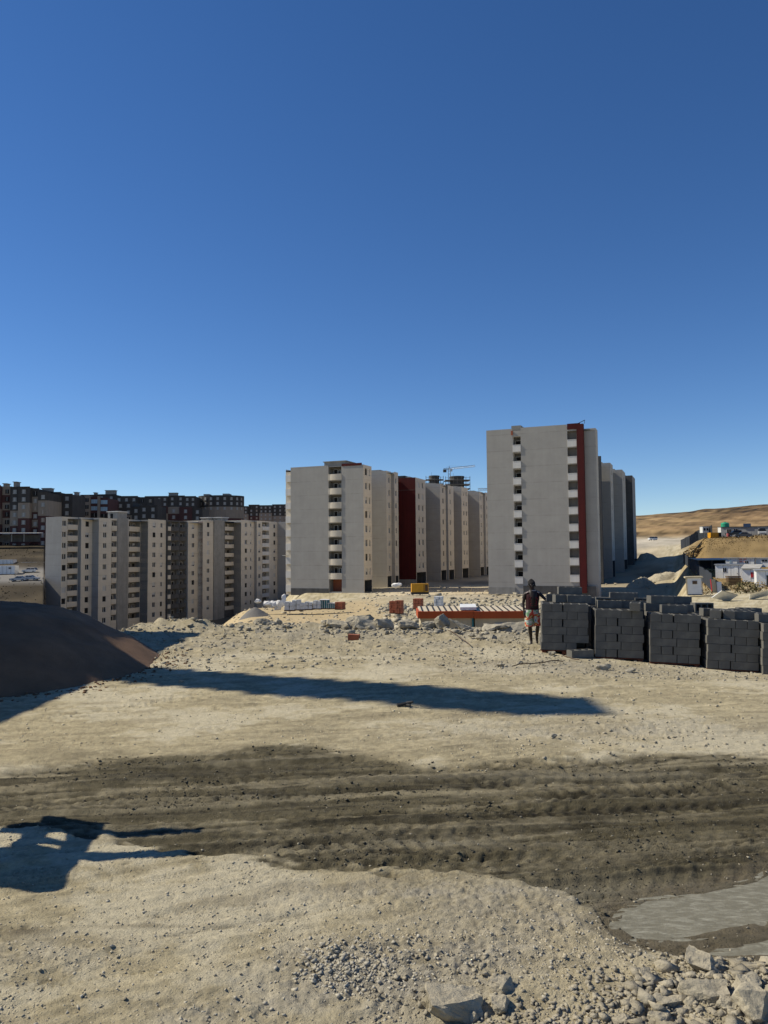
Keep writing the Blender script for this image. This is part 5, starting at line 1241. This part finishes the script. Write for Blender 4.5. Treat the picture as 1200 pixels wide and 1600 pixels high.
# open shed with curved sheet roof
D = 140; xa = at(1091, 870, D).x; za = at(1110, 890, D).z; t = thing('open_shed', 'open dark shed with a curved corrugated sheet roof', 'shed', (xa, D, za), 0)
q = MB(); w_ = 4.9
for x, y in ((.1, 0), (w_-.1, 0), (.1, 4), (w_-.1, 4), (w_/2, 0)): q.box(x-.06, x+.06, y-.06, y+.06, 0, 1.75, M_timber)
q.build('posts', t)
q = MB(); q.box(0, w_, 3.9, 4.0, 0, 1.8, M_hoard); q.box(-.05, .0, 0, 4, 0, 1.8, M_hoard); q.box(w_, w_+.05, 0, 4, 0, 1.8, M_hoard); q.build('wall', t)
q = MB(); n = 10
for j in range(n):
    t0, t1 = j/n, (j+1)/n
    f = lambda s: (4.3*s-.2, 1.72+.28*math.sin(s*math.pi/2))
    (y0, z0), (y1, z1) = f(t0), f(t1)
    q.hexa([(-.2,y0,z0),(w_+.6,y0,z0),(w_+.6,y1,z1),(-.2,y1,z1),(-.2,y0,z0+.05),(w_+.6,y0,z0+.05),(w_+.6,y1,z1+.05),(-.2,y1,z1+.05)], M_rust)
q.build('roof', t)
# timber stack, panels and sheets
D = 119; p = at(1149, 914, D); t = thing('timber_stack', 'dark stack of boards beneath the white cabin door', 'timber stack', (p.x, D, p.z), 0)
for k in range(6):
    q = MB(); q.box(-.95+rb_.uniform(-.1, .05), .95+rb_.uniform(-.05, .1), 0, 1.1, .03+.23*k, .2+.23*k, M_timber); q.build('board', t)
for (a, b, yt, yb, lab, m, rz) in ((1112.5, 1120, 905, 926, 'pink edged upright panel left of the white leaning panel', M_cream, .5), (1120.5, 1127.5, 909, 929, 'white upright panel leaning near the timber stack', M_white, -.2)):
    D = 110; xa, xb = at(a, 900, D).x, at(b, 900, D).x; z0 = at(a, yb, D).z; z1 = at(a, yt, D).z
    t = thing('panel', lab, 'panel', (xa, D, z0), rz*.5, 'upright site panels'); t.rotation_euler = (R(-8), 0, rz*.4)
    q = MB(); q.box(0, xb-xa, 0, .1, 0, z1-z0, m); q.build('sheet', t)
    q = MB(); q.box(-.06, .0, -.02, .12, 0, z1-z0, M_redp if m is M_cream else M_grey); q.build('edge', t)
for (px, py, w_, lab, rt) in ((1133, 938, 2.4, 'creamy white sheet lying tilted just behind the rear block stacks', (R(-32), R(14), .3)), (1186, 936, 2.2, 'second white sheet lying tilted, behind the right hand stacks', (R(-28), R(-16), -.2))):
    D = 92; p = at(px, py-2, D); t = thing('loose_sheet', lab, 'sheet', (p.x, D, p.z+.35), 0, 'white sheets thrown on the ground'); t.rotation_euler = rt
    q = MB(); q.box(-w_/2, w_/2, -.8, .9, -.04, .04, M_white); q.build('sheet', t)
    q = MB(); q.box(-w_/2, w_/2, -.84, -.8, -.05, .05, M_cream); q.build('edge', t)
# office on the mound with tank, blue panel, cars
t = prefab('long low grey site office on top of the grassy mound', 1130, 1207, 212, 824, 838.5, 7, [(1135.5, 1142, 827, 834, M_void), (1146, 1152, 826.5, 830, M_void), (1185, 1191, 827, 831.5, M_void)], (), 'flat', 0, M_grey, M_hoard, name='site_office', grp='site office')
q = MB(); xo = at(1158.5, 820, 212).x-t.location.x; h_ = at(1170, 824, 212).z-t.location.z; q.box(xo, xo+1.7, -.3, 2, h_-.1, h_+.95, M_blue); q.build('roof_box', t)
for (a, b, m, lab, hh) in ((1126.5, 1130, M_white, 'narrow white box end at the left of the grey office', 2.6), (1098, 1107.5, M_white, 'little pale hut with two openings left of the green tank', 1.7)):
    D = 214; xa, xb = at(a, 830, D).x, at(b, 830, D).x; z0 = at(a, 838.5 if a > 1110 else 832.5, D).z; t = thing('hut', lab, 'hut', (xa, D, z0), 0, 'small huts near the office')
    q = MB(); q.box(0, xb-xa, 0, 2, 0, hh, m); q.build('wall', t); q = MB(); q.box(-.08, xb-xa+.08, -.1, 2.1, hh, hh+.1, M_grey); q.build('roof', t)
    if a < 1110:
        for k in range(2): q = MB(); q.box(.3+.75*k, .8+.75*k, -.03, -.004, .6, 1.3, M_void); q.build('window', t)
D = 216; p = at(1133, 824, D); t = thing('water_tank', 'green round water tank raised above the grey office roof', 'tank', (p.x, D, p.z), 0)
q = MB(); q.lathe([(1.05, 0), (1.1, .1), (1.1, 1.05), (.85, 1.3), (.3, 1.42)], M_green, n=18); q.build('body', t)
q = MB(); q.lathe([(.28, 1.42), (.28, 1.52)], M_dark, n=10); q.build('lid', t)
q = MB()
for x, y in ((-.8,-.6),(.8,-.6),(-.8,.6),(.8,.6)): q.box(x-.06, x+.06, y-.06, y+.06, -2.8, 0, M_steel)
q.build('stand', t)
p = at(1199.5, 827, D); t = thing('water_tank', 'white round water tank at the right edge beside the office', 'tank', (p.x, 211, p.z), 0)
q = MB(); q.lathe([(.9, -1.0), (1.0, -.9), (1.0, .5), (.8, .75), (.3, .85)], M_white, n=16); q.build('body', t)
q = MB(); q.lathe([(.25, .85), (.25, .93)], M_dark, n=8); q.build('lid', t)
D = 205; xa, xb = at(1110.5, 835, D).x, at(1122.5, 835, D).x; z0 = at(1116, 841.5, D).z; t = thing('yellow_container', 'yellow machine container with an open dark end on the mound', 'container', (xa, D, z0), 0)
q = MB(); q.box(0, xb-xa, 0, 2, 0, 1.6, M_yellow); q.build('body', t); q = MB(); q.box(xb-xa, xb-xa+.85, .1, 1.9, 0, 1.6, M_void); q.build('end', t)
for k in range(5): q = MB(); q.box(.15+.4*k, .2+.4*k, -.03, .0, .05, 1.55, M_timber); q.build('rib', t)
p = at(1137.5, 839, 203); t = thing('barrel', 'pinkish red barrel before the dark pickup on the mound', 'barrel', (p.x, 203, p.z), 0)
q = MB(); q.lathe([(.3, 0), (.33, .1), (.3, .35), (.33, .6), (.3, .95)], mat('barrel_red', (.45, .1, .1), .6), n=12); q.build('body', t); q = MB(); q.lathe([(.24, .95), (.24, .98)], M_dark, n=12); q.build('lid', t)
# hoardings
def hoarding(lab, pts, h, m, grp='dark metal hoardings'):
    t = thing('hoarding', lab, 'hoarding', pts[0], 0, grp)
    o0 = Vector(pts[0])
    for a, b in zip(pts, pts[1:]):
        a = Vector(a); b = Vector(b); n = max(1, int((b-a).length/2.0))
        for k in range(n):
            p = a.lerp(b, k/n)-o0; r_ = a.lerp(b, (k+1)/n)-o0; d = (r_-p); d.z = 0; d.normalize(); nn = Vector((-d.y, d.x, 0))*.04
            e = rb_.uniform(-.08, .08); r2 = r_-d*.03; hh = h+e
            q = MB(); q.hexa([p+nn, p-nn, r2-nn, r2+nn, p+nn+Vector((0,0,hh)), p-nn+Vector((0,0,hh)), r2-nn+Vector((0,0,hh)), r2+nn+Vector((0,0,hh))], m); fixn(q.build('panel', t))
            q = MB(); q.bar(p+nn*2, p+nn*2+Vector((0, 0, hh+.1)), .05, M_dark, 4); q.build('post', t)
def gp(px, py, D): p = at(px, py, D); return (p.x, D, p.z)
hoarding('upper dark hoarding stepping down left of the yellow container', [gp(1113, 838, 212), gp(1100, 841, 222), gp(1088, 846, 236), gp(1078, 852, 246), gp(1064, 858, 250)], 3.0, M_hoard)
hoarding('lower dark bluish hoarding running down to the guard booth', [gp(1068, 880, 190), gp(1078, 893, 160), gp(1094, 909, 132), gp(1113, 924, 112)], 2.6, M_hoard)
# vehicles
def car(lab, px, py, D, L, kind, col, yaw, grp, cat='car', name='parked_car'):
    p = at(px, py, D); t = thing(name, lab, cat, (p.x, D, max(p.z, gz(p.x, D)-.05)), yaw, grp); m = mat('car_paint_'+col, {'white': (.62,.63,.63), 'dark': (.025,.025,.028), 'grey': (.09,.09,.095), 'silver': (.4,.41,.42)}[col], .3, .05, 2, spec=.5)
    W2 = .86; k = L/4.2
    prof = {'hatch': [(-2.05,.35),(-2.08,.7),(-1.95,.9),(-1.1,1.0),(1.9,.95),(2.05,.75),(2.02,.35)],
            'sedan': [(-2.1,.35),(-2.12,.72),(-1.9,.86),(-1.0,.95),(1.4,.97),(2.1,.9),(2.12,.35)],
            'pickup': [(-2.1,.45),(-2.12,.9),(-1.9,1.05),(-1.0,1.1),(2.1,1.1),(2.12,.45)],
            'van': [(-2.1,.4),(-2.15,.8),(-2.0,1.05),(-1.5,1.15),(2.1,1.15),(2.1,.4)]}[kind]
    cab = {'hatch': [(-1.1,.98),(-.45,1.5),(1.5,1.52),(2.0,.94)], 'sedan': [(-1.0,.94),(-.3,1.42),(.9,1.42),(1.6,.95)],
           'pickup': [(-1.0,1.08),(-.4,1.72),(1.0,1.72),(1.15,1.08)], 'van': [(-1.5,1.14),(-.95,1.95),(2.05,1.95),(2.1,1.14)]}[kind]
    q = MB(); q.prism([(x*k, z) for x, z in prof], -W2, W2, m); fixn(q.build('body', t))
    q = MB(); ct = [(x*k, z) for x, z in cab]; zt = max(z for _, z in ct)
    lo, hi = .84, .68
    A = [(x, -(hi if z > zt-.2 else lo), z) for x, z in ct]; Bq = [(x, (hi if z > zt-.2 else lo), z) for x, z in ct]
    q.face(A, m); q.face(Bq[::-1], m)
    for i in range(4): j = (i+1) % 4; q.face([A[j], A[i], Bq[i], Bq[j]], m if i == 1 else M_glass)
    fixn(q.build('cabin', t))
    xm = (ct[1][0]+ct[2][0])/2
    for s_ in (-1, 1):
        for (xa, xb) in ((ct[1][0]-.25*k, xm-.06), (xm+.06, ct[2][0]+.1*k)):
            z0_, z1_ = ct[0][1]+.1, zt-.1; y0 = s_*(lo-.02+.012); y1 = s_*(hi+.03)
            q = MB(); q.face([(xa-.15*k, y0, z0_), (xb, y0, z0_), (xb, y1, z1_), (xa+.1*k, y1, z1_)], M_glass); q.build('window', t)
        q = MB(); q.box(-2.14*k, -2.0*k, s_*.62-.15, s_*.62+.15, .62, .76, M_frame); q.build('headlight', t)
    for x_ in (-1.3*k, 1.3*k):
        for s_ in (-1, 1):
            q = MB(); q.bar((x_, s_*.74, .32), (x_, s_*.9, .32), .33, M_tyre, 16); wv_ = q.build('wheel', t)
            q = MB(); q.bar((x_, s_*.88, .32), (x_, s_*.915, .32), .18, M_steel, 12); q.build('rim', wv_)
    if kind == 'pickup':
        q = MB(); q.box(1.2*k, 2.05*k, -.8, .8, 1.1, 1.22, M_dark); q.build('cargo_bed', t)
    return t
GCR = 'vehicles before the site office'; GCL = 'cars parked at the far left'
car('dark pickup with a white cab before the grey office', 1149.5, 838.5, 206, 5.0, 'pickup', 'dark', R(-6), GCR, 'pickup', 'pickup_truck')
car('grey saloon car parked in front of the dark pickup', 1161, 841, 199, 4.0, 'sedan', 'grey', R(-14), GCR)
car('white fronted van at the right edge before the office', 1191, 839.5, 204, 3.6, 'van', 'silver', R(70), GCR, 'van', 'parked_van')
car('white hatchback in front of the long white wall', 47, 898.5, 222, 4.1, 'hatch', 'white', 0, GCL)
car('pale car half hidden behind the white kerb line', 48, 911.5, 206, 4.2, 'sedan', 'silver', R(180), GCL)
car('dusty silver car at the left of the kerb line', 29, 912.5, 205, 3.9, 'sedan', 'silver', R(10), GCL)
car('white van far off on the pale quarry road', 1020, 851, 395, 4.6, 'van', 'white', R(15), 'far vehicles', 'van', 'parked_van')
# far left yard: wall, containers, canopy
D = 238; xa, xb = at(24, 880, D).x, at(69, 880, D).x; za = at(46, 890.5, D).z; t = thing('site_wall', 'long plain white sheet wall behind the hatchback', 'wall', (xa, D, za), 0)
n = 9
for k in range(n): q = MB(); q.box((xb-xa)*k/n, (xb-xa)*(k+1)/n-.05, 0, .15, 0, 2.4, M_white); q.build('panel', t)
for (a, b, yt, yb, D, lab) in ((-16, 23, 884, 897, 219, 'white box truck body at the far left edge, nearer of the two'), (-20, 20, 874.5, 882.5, 236, 'white container behind the box truck body')):
    xa, xb = at(a, 880, D).x, at(b, 880, D).x; za = at(10, yb, D).z; h = at(10, yt, D).z-za; t = thing('white_container', lab, 'container', (xa, D, za), 0, 'white containers at the left')
    q = MB(); q.box(0, xb-xa, 0, 2.5, 0, h, M_white); q.build('body', t)
    q = MB(); q.box(.1, xb-xa-.1, .1, 2.4, -.9, -.05, M_dark)
    for x_ in (.8, xb-xa-1.2): q.bar((x_, -.05, -.6), (x_, .3, -.6), .45, M_tyre, 14)
    q.build('running_gear', t)
    k = 0
    while k < (xb-xa)/1.2-1: k += 1; q = MB(); q.box(1.2*k-.03, 1.2*k+.03, -.03, 0, .05, h-.05, M_grey); q.build('rib', t)
    if a == -16: q = MB(); q.box(xb-xa-1.7, xb-xa-1.0, -.035, -.004, h*.62, h*.8, M_dark); q.build('sign', t)
D = 286; xa, xb = at(-40, 840, D).x, at(56, 840, D).x; za = at(10, 846.5, D).z; t = thing('canopy', 'low canopy with a thin pale roof on posts below the slate topped block', 'canopy', (xa, D, za), 0)
q = MB(); q.hexa([(-.5,-1,3.0),(xb-xa+1,-1,3.0),(xb-xa+1,4,3.2),(-.5,4,3.2),(-.5,-1,3.35),(xb-xa+1,-1,3.2),(xb-xa+1,4,3.4),(-.5,4,3.55)], M_para); q.build('roof', t)
k = 0
while k*4.6 < xb-xa: q = MB(); q.box(k*4.6, k*4.6+.25, -.3, .0, 0, 3.02, M_conc); q.build('post', t); k += 1
q = MB(); q.box(0, xb-xa, 3.5, 3.7, 0, 2.6, M_dconc); q.build('wall', t)
q = MB()
P = [Vector(gp(px, py, 210-.05*px)) for px, py in ((-30, 912), (0, 908.5), (20, 906.5), (45, 905.5), (56, 907))]
for a, b in zip(P, P[1:]): q.bar(a, b, .3, M_para, 4)
tag(q.build('kerb_rail'), 'white kerb line curving past the pale car at the far left', 'kerb')

# dry bushes and grass
def bush(lab, px, py, D, w_, h_, m, n=160, grp='dry bushes'):
    p = at(px, py, D); t = thing('dry_bush', lab, 'bush', (p.x, D, p.z), 0, grp); q = MB(); qs = MB()
    for i in range(9):
        a = rb_.uniform(0, 6.28); qs.bar((0, 0, 0), (math.cos(a)*w_*.4, math.sin(a)*w_*.4, h_*rb_.uniform(.5, .95)), .02*w_, M_timber, 4, .005)
    for i in range(n):
        a = rb_.uniform(0, 6.28); rr = w_*.5*math.sqrt(rb_.random()); z = h_*rb_.random()**.8*(1-(rr/(w_*.55))**2*.6)
        c_ = Vector((rr*math.cos(a), rr*math.sin(a), z)); s_ = w_*rb_.uniform(.03, .075)
        u_ = Vector((rb_.gauss(0, 1), rb_.gauss(0, 1), rb_.gauss(0, 1))).normalized()*s_; v_ = Vector((rb_.gauss(0, 1), rb_.gauss(0, 1), rb_.gauss(0, 1))).normalized()*s_
        q.face([c_-u_, c_+v_*.6, c_+u_*1.2, c_-v_*.6], m)
    q.build('leaves', t); qs.build('stems', t)
bush('olive brown bush in front of the red shuttered cabin', 1166, 926, 105, 3.4, 1.7, M_bush, 260)
bush('straw coloured bush right of the olive brown one', 1186, 924, 106, 2.6, 1.5, M_grass)
bush('dark green bush beside the white leaning panel', 1134, 922, 112, 1.8, 1.5, M_bush)
bush('straw coloured clump between the cabins and the sheets', 1152, 924, 108, 2.0, 1.2, M_grass)
bush('tall straw coloured scrub left of the open shed', 1094, 893, 150, 4.0, 2.6, M_grass, 260)
bush('straw scrub on the slope below the upper hoarding', 1088, 870, 178, 5.0, 2.6, M_grass, 260)
bush('reddish dry clump right of the guard booth', 1103, 929, 106, 1.8, .9, M_grass)
bush('low scrub in front of the dark open shed', 1105, 898, 138, 4.0, 1.2, M_grass)
def tufts(name, n, pxr, Dr, m, smin, smax):
    q = MB()
    for i in range(n):
        px = rb_.uniform(*pxr); D = rb_.uniform(*Dr); x = (px-600)/FPX*D; z = tz(x, D); s_ = rb_.uniform(smin, smax)
        for k in range(3):
            a = rb_.uniform(0, 6.28); dx, dy = math.cos(a)*s_*.5, math.sin(a)*s_*.5
            q.face([(x-dx, D-dy, z-.3), (x+dx, D+dy, z-.3), (x+dx*.7, D+dy*.7, z+s_*rb_.uniform(.3, .9)), (x-dx*.6, D-dy*.6, z+s_*rb_.uniform(.3, .9))], m)
    tag(q.build(name), kind='stuff')
tufts('dry_grass', 2600, (1070, 1230), (112, 205), mat('dead_grass', (.20,.14,.062), .95, .3, 1.0), .08, .26)
tufts('scrub', 700, (-40, 75), (120, 290), mat('dry_scrub', (.085,.07,.035), .95, .3, 1.0), .15, .4)
for (px, py, D, r_, h_, lab) in ((1001, 897, 170, 3.2, 2.6, 'sunlit rocky earth heap jutting from the shadow right of the tall tower'), (1034, 888, 178, 4.5, 1.6, 'low sunlit earth bank running right from the rocky heap'), (1008, 872, 246, 4.0, 2.6, 'pale rock heap lying against the end of the far right block')):
    p = at(px, py, D); tag(heap('earth_heap', '', p.x, D, r_, h_, .8, M_rock, .7, 40, .7, 300+int(px), .8), lab, 'earth heap', 'earth heaps by the tall blocks')

# ------------------------------------------------------------------ the man at the block stacks
M_skin = mat('dark_skin', (.022, .014, .010), .55, .1, 8, spec=.4)
M_hair = mat('black_knit', (.012, .011, .011), .9, .2, 20)
M_jersey = mat('jersey_maroon', (.030, .005, .008), .8, .15, 10)
M_jprint = mat('jersey_print', (.16, .02, .03), .8, .1, 10)
M_jtrim = mat('jersey_trim', (.5, .42, .4), .8, .1, 10)
def shorts_mat():
    m = bpy.data.materials.new('tie_dye'); m.use_nodes = True; n = m.node_tree.nodes; l = m.node_tree.links
    tc = n.new('ShaderNodeTexCoord'); no = n.new('ShaderNodeTexNoise'); no.inputs['Scale'].default_value = 4.2; no.inputs['Detail'].default_value = 1.5; no.inputs['Distortion'].default_value = .8
    l.new(tc.outputs['Object'], no.inputs['Vector']); cr = n.new('ShaderNodeValToRGB'); e = cr.color_ramp.elements
    cr.color_ramp.interpolation = 'LINEAR'
    cols = [(.0, (.03,.08,.3)), (.36, (.04,.15,.4)), (.40, (.5,.52,.5)), (.44, (.55,.56,.53)), (.47, (.08,.3,.1)), (.50, (.5,.5,.47)), (.54, (.55,.08,.02)), (.58, (.4,.02,.03)), (.62, (.6,.4,.03)), (.66, (.5,.52,.5))]
    e[0].position = 0; e[0].color = (*cols[0][1], 1); e[1].position = 1; e[1].color = (.75,.77,.75, 1)
    for p_, c_ in cols[1:]:
        k = e.new(p_); k.color = (*c_, 1)
    l.new(no.outputs[0], cr.inputs[0]); l.new(cr.outputs[0], n['Principled BSDF'].inputs['Base Color']); n['Principled BSDF'].inputs['Roughness'].default_value = .85
    return m
M_shorts = shorts_mat()
PX_, PY_ = (829-600)/FPX*21.0, 21.0
pz = gz(PX_, PY_)
man = thing('person', 'man in maroon vest and rainbow shorts resting a hand on the block stack', 'person', (PX_, PY_, pz-.01), 0)
J = []; E = []; RD = []
def jt(p, r, par=None):
    J.append(p); RD.append(r)
    if par is not None: E.append((par, len(J)-1))
    return len(J)-1
pel = jt((0, 0, .93), .13)
sp = jt((.01, 0, 1.10), .12, pel); ch = jt((.015, 0, 1.28), .14, sp); nb = jt((.015, .01, 1.42), .075, ch); nk = jt((.01, -.005, 1.49), .055, nb)
hd0 = jt((.0, -.02, 1.57), .082, nk); hd1 = jt((-.005, -.02, 1.65), .088, hd0); hd2 = jt((-.005, -.01, 1.70), .06, hd1)
for s_, hip, kn, an, hl, toe in ((-1, (-.10, 0, .87), (-.075, -.03, .48), (-.035, .03, .09), (-.03, .06, .045), (-.07, -.13, .03)), (1, (.10, .01, .87), (.14, -.02, .50), (.15, .22, .15), (.15, .25, .12), (.15, .13, .03))):
    a = jt(hip, .095, pel); b = jt(((hip[0]+kn[0])/2, (hip[1]+kn[1])/2, (hip[2]+kn[2])/2), .078, a); c_ = jt(kn, .055, b)
    d = jt((kn[0]*.65+an[0]*.35, kn[1]*.65+an[1]*.35+.015, kn[2]*.65+an[2]*.35), .055, c_); e_ = jt(an, .034, d); f_ = jt(hl, .036, e_); g_ = jt(((an[0]+toe[0])/2, (an[1]+toe[1])/2, .045), .036, e_); jt(toe, .026, g_)
arms = {}
for key, sh, el, wr in (('R', (-.185, 0, 1.385), (-.235, .03, 1.12), (-.225, -.03, .88)), ('L', (.205, 0, 1.385), (.33, -.16, 1.23), (.47, -.36, 1.18))):
    a = jt(sh, .055, ch if False else nb); b = jt(tuple((Vector(sh)*.5+Vector(el)*.5)), .047, a); c_ = jt(el, .038, b); d = jt(tuple(Vector(el)*.6+Vector(wr)*.4), .036, c_); e_ = jt(wr, .026, d)
    arms[key] = (e_, Vector(wr), (Vector(wr)-Vector(el)).normalized())
for key, (wi, wr, dr) in arms.items():   # palm, four fingers and a thumb
    up = Vector((0, 0, 1)) if key == 'L' else Vector((0, -1, 0)); side = dr.cross(up).normalized()
    if key == 'L': dr2 = Vector((.75, -.55, -.08)).normalized(); side = Vector((.55, .8, 0)).normalized()
    else: dr2 = Vector((.05, -.08, -1)).normalized(); side = Vector((0, -1, .1)).normalized()
    curl = Vector((0, 0, -1)) if key == 'L' else Vector((1, 0, 0))
    pm = jt(tuple(wr+dr2*.055), .034, wi)
    for k, (o_, ln) in enumerate(((-.030, .070), (-.010, .080), (.011, .074), (.030, .058))):
        a = jt(tuple(wr+dr2*.095+side*o_), .0105, pm); b = jt(tuple(wr+dr2*(.095+ln*.5)+side*o_*1.1+curl*.008), .009, a); jt(tuple(wr+dr2*(.095+ln*.9)+side*o_*1.1+curl*.03), .008, b)
    a = jt(tuple(wr+dr2*.045-side*.045+curl*.005), .012, pm); b = jt(tuple(wr+dr2*.085-side*.06+curl*.02), .010, a)
me = bpy.data.meshes.new('body'); me.from_pydata(J, E, []); me.materials.append(M_skin)
body = bpy.data.objects.new('body', me); COL.objects.link(body); body.parent = man
md = body.modifiers.new('skin', 'SKIN'); md.use_smooth_shade = True
sv = me.skin_vertices[0].data if me.skin_vertices else None
if sv is None:
    bm = bmesh.new(); bm.from_mesh(me); bm.verts.layers.skin.verify(); bm.to_mesh(me); bm.free(); sv = me.skin_vertices[0].data
for i, r_ in enumerate(RD):
    rx = r_*1.28 if i in (pel, sp, ch) else r_
    sv[i].radius = (rx, r_*.85 if i in (pel, sp, ch) else r_); sv[i].use_root = (i == pel)
ss_ = body.modifiers.new('smooth', 'SUBSURF'); ss_.levels = 2; ss_.render_levels = 2
# face pieces, hair
def ring(c, rx, ry, n=18, tilt=0.0): return [(c[0]+rx*math.cos(2*math.pi*j/n), c[1]+ry*math.sin(2*math.pi*j/n), c[2]+tilt*math.sin(2*math.pi*j/n)) for j in range(n)]
q = MB(); q.loft([ring((-.005, .0, z), r_, r_*1.12, 18, .03) for z, r_ in ((1.60, .060), (1.62, .094), (1.67, .101), (1.71, .088), (1.745, .055), (1.755, .015))], M_hair); q.build('hair', man, True)
q = MB(); q.loft([ring((-.01, -.105, z), r_, r_*1.3, 8) for z, r_ in ((1.565, .019), (1.58, .021), (1.61, .011), (1.63, .006))], M_skin); q.build('nose', man, True)
for s_ in (-1, 1):
    q = MB(); q.lathe([(.002, -.010), (.011, -.006), (.013, 0), (.011, .006), (.002, .010)], M_jtrim, (-.008+s_*.034, -.094, 1.622), 8); ob = q.build('eye', man, True)
    q = MB(); q.loft([ring((s_*.098-.005, .0, z), .013, .028, 8) for z in (1.565, 1.585, 1.61, 1.625)], M_skin); q.build('ear', man, True)
q = MB(); q.box(-.038, .024, -.103, -.088, 1.535, 1.548, mat('lips', (.08, .03, .028), .5)); q.build('mouth', man)
# vest and shorts
q = MB(); prof = [(.90, .185, .135, 0), (1.0, .180, .128, 0), (1.12, .175, .122, .005), (1.25, .188, .132, .012), (1.34, .192, .126, .015), (1.41, .165, .10, .015), (1.445, .10, .085, .015)]
q.loft([ring((cx, .0, z), rx, ry, 24) for z, rx, ry, cx in prof], M_jersey, cap=False); jer = q.build('vest', man, True)
q = MB(); q.loft([ring((.013, 0, 1.445), .10, .086, 20, -.01), ring((.013, 0, 1.462), .098, .084, 20, -.012)], M_jtrim, cap=False)
for s_ in (-1, 1): q.bar((s_*.175+.01, -.05, 1.405), (s_*.19+.01, .02, 1.35), .014, M_jtrim, 6); q.bar((s_*.12+.01, -.075, 1.43), (s_*.175+.01, -.05, 1.405), .014, M_jtrim, 6)
q.build('vest_trim', jer)
q = MB()
arc = [(-.10, 1.245), (-.075, 1.275), (-.04, 1.29), (0, 1.295), (.04, 1.29), (.075, 1.275), (.10, 1.245)]
for (x, z) in arc: q.box(x-.012+.012, x+.012+.012, -.142, -.130, z-.02, z+.02, M_jprint)
for (x0, x1, z0, z1) in ((-.085,-.015,1.18,1.195), (-.03,-.015,1.13,1.18), (-.085,-.015,1.12,1.133), (-.085,-.07,1.07,1.12), (-.085,-.015,1.06,1.074), (.015,.085,1.18,1.195), (.07,.085,1.074,1.18), (.03,.07,1.12,1.133), (.015,.085,1.06,1.074)):
    q.box(x0+.012, x1+.012, -.140, -.126, z0, z1, M_jprint)
q.build('vest_print', jer)
q = MB(); q.loft([ring((0, 0, z), rx, ry, 24) for z, rx, ry in ((.97, .178, .128), (.90, .192, .14), (.80, .20, .145))], M_shorts, cap=False)
q.loft([ring((-.098, -.003, .86), .105, .135, 16), ring((-.10, -.01, .70), .112, .128, 16), ring((-.095, -.02, .50), .115, .12, 16)], M_shorts, cap=False)
q.loft([ring((.10, .0, .86), .105, .135, 16), ring((.125, -.01, .70), .112, .128, 16), ring((.145, -.02, .52), .115, .12, 16)], M_shorts, cap=False)
q.build('shorts', man, True)
q = MB(); q.box(-.11, .03, -.16, .09, -.005, .022, M_dark); q.build('sandal', man);
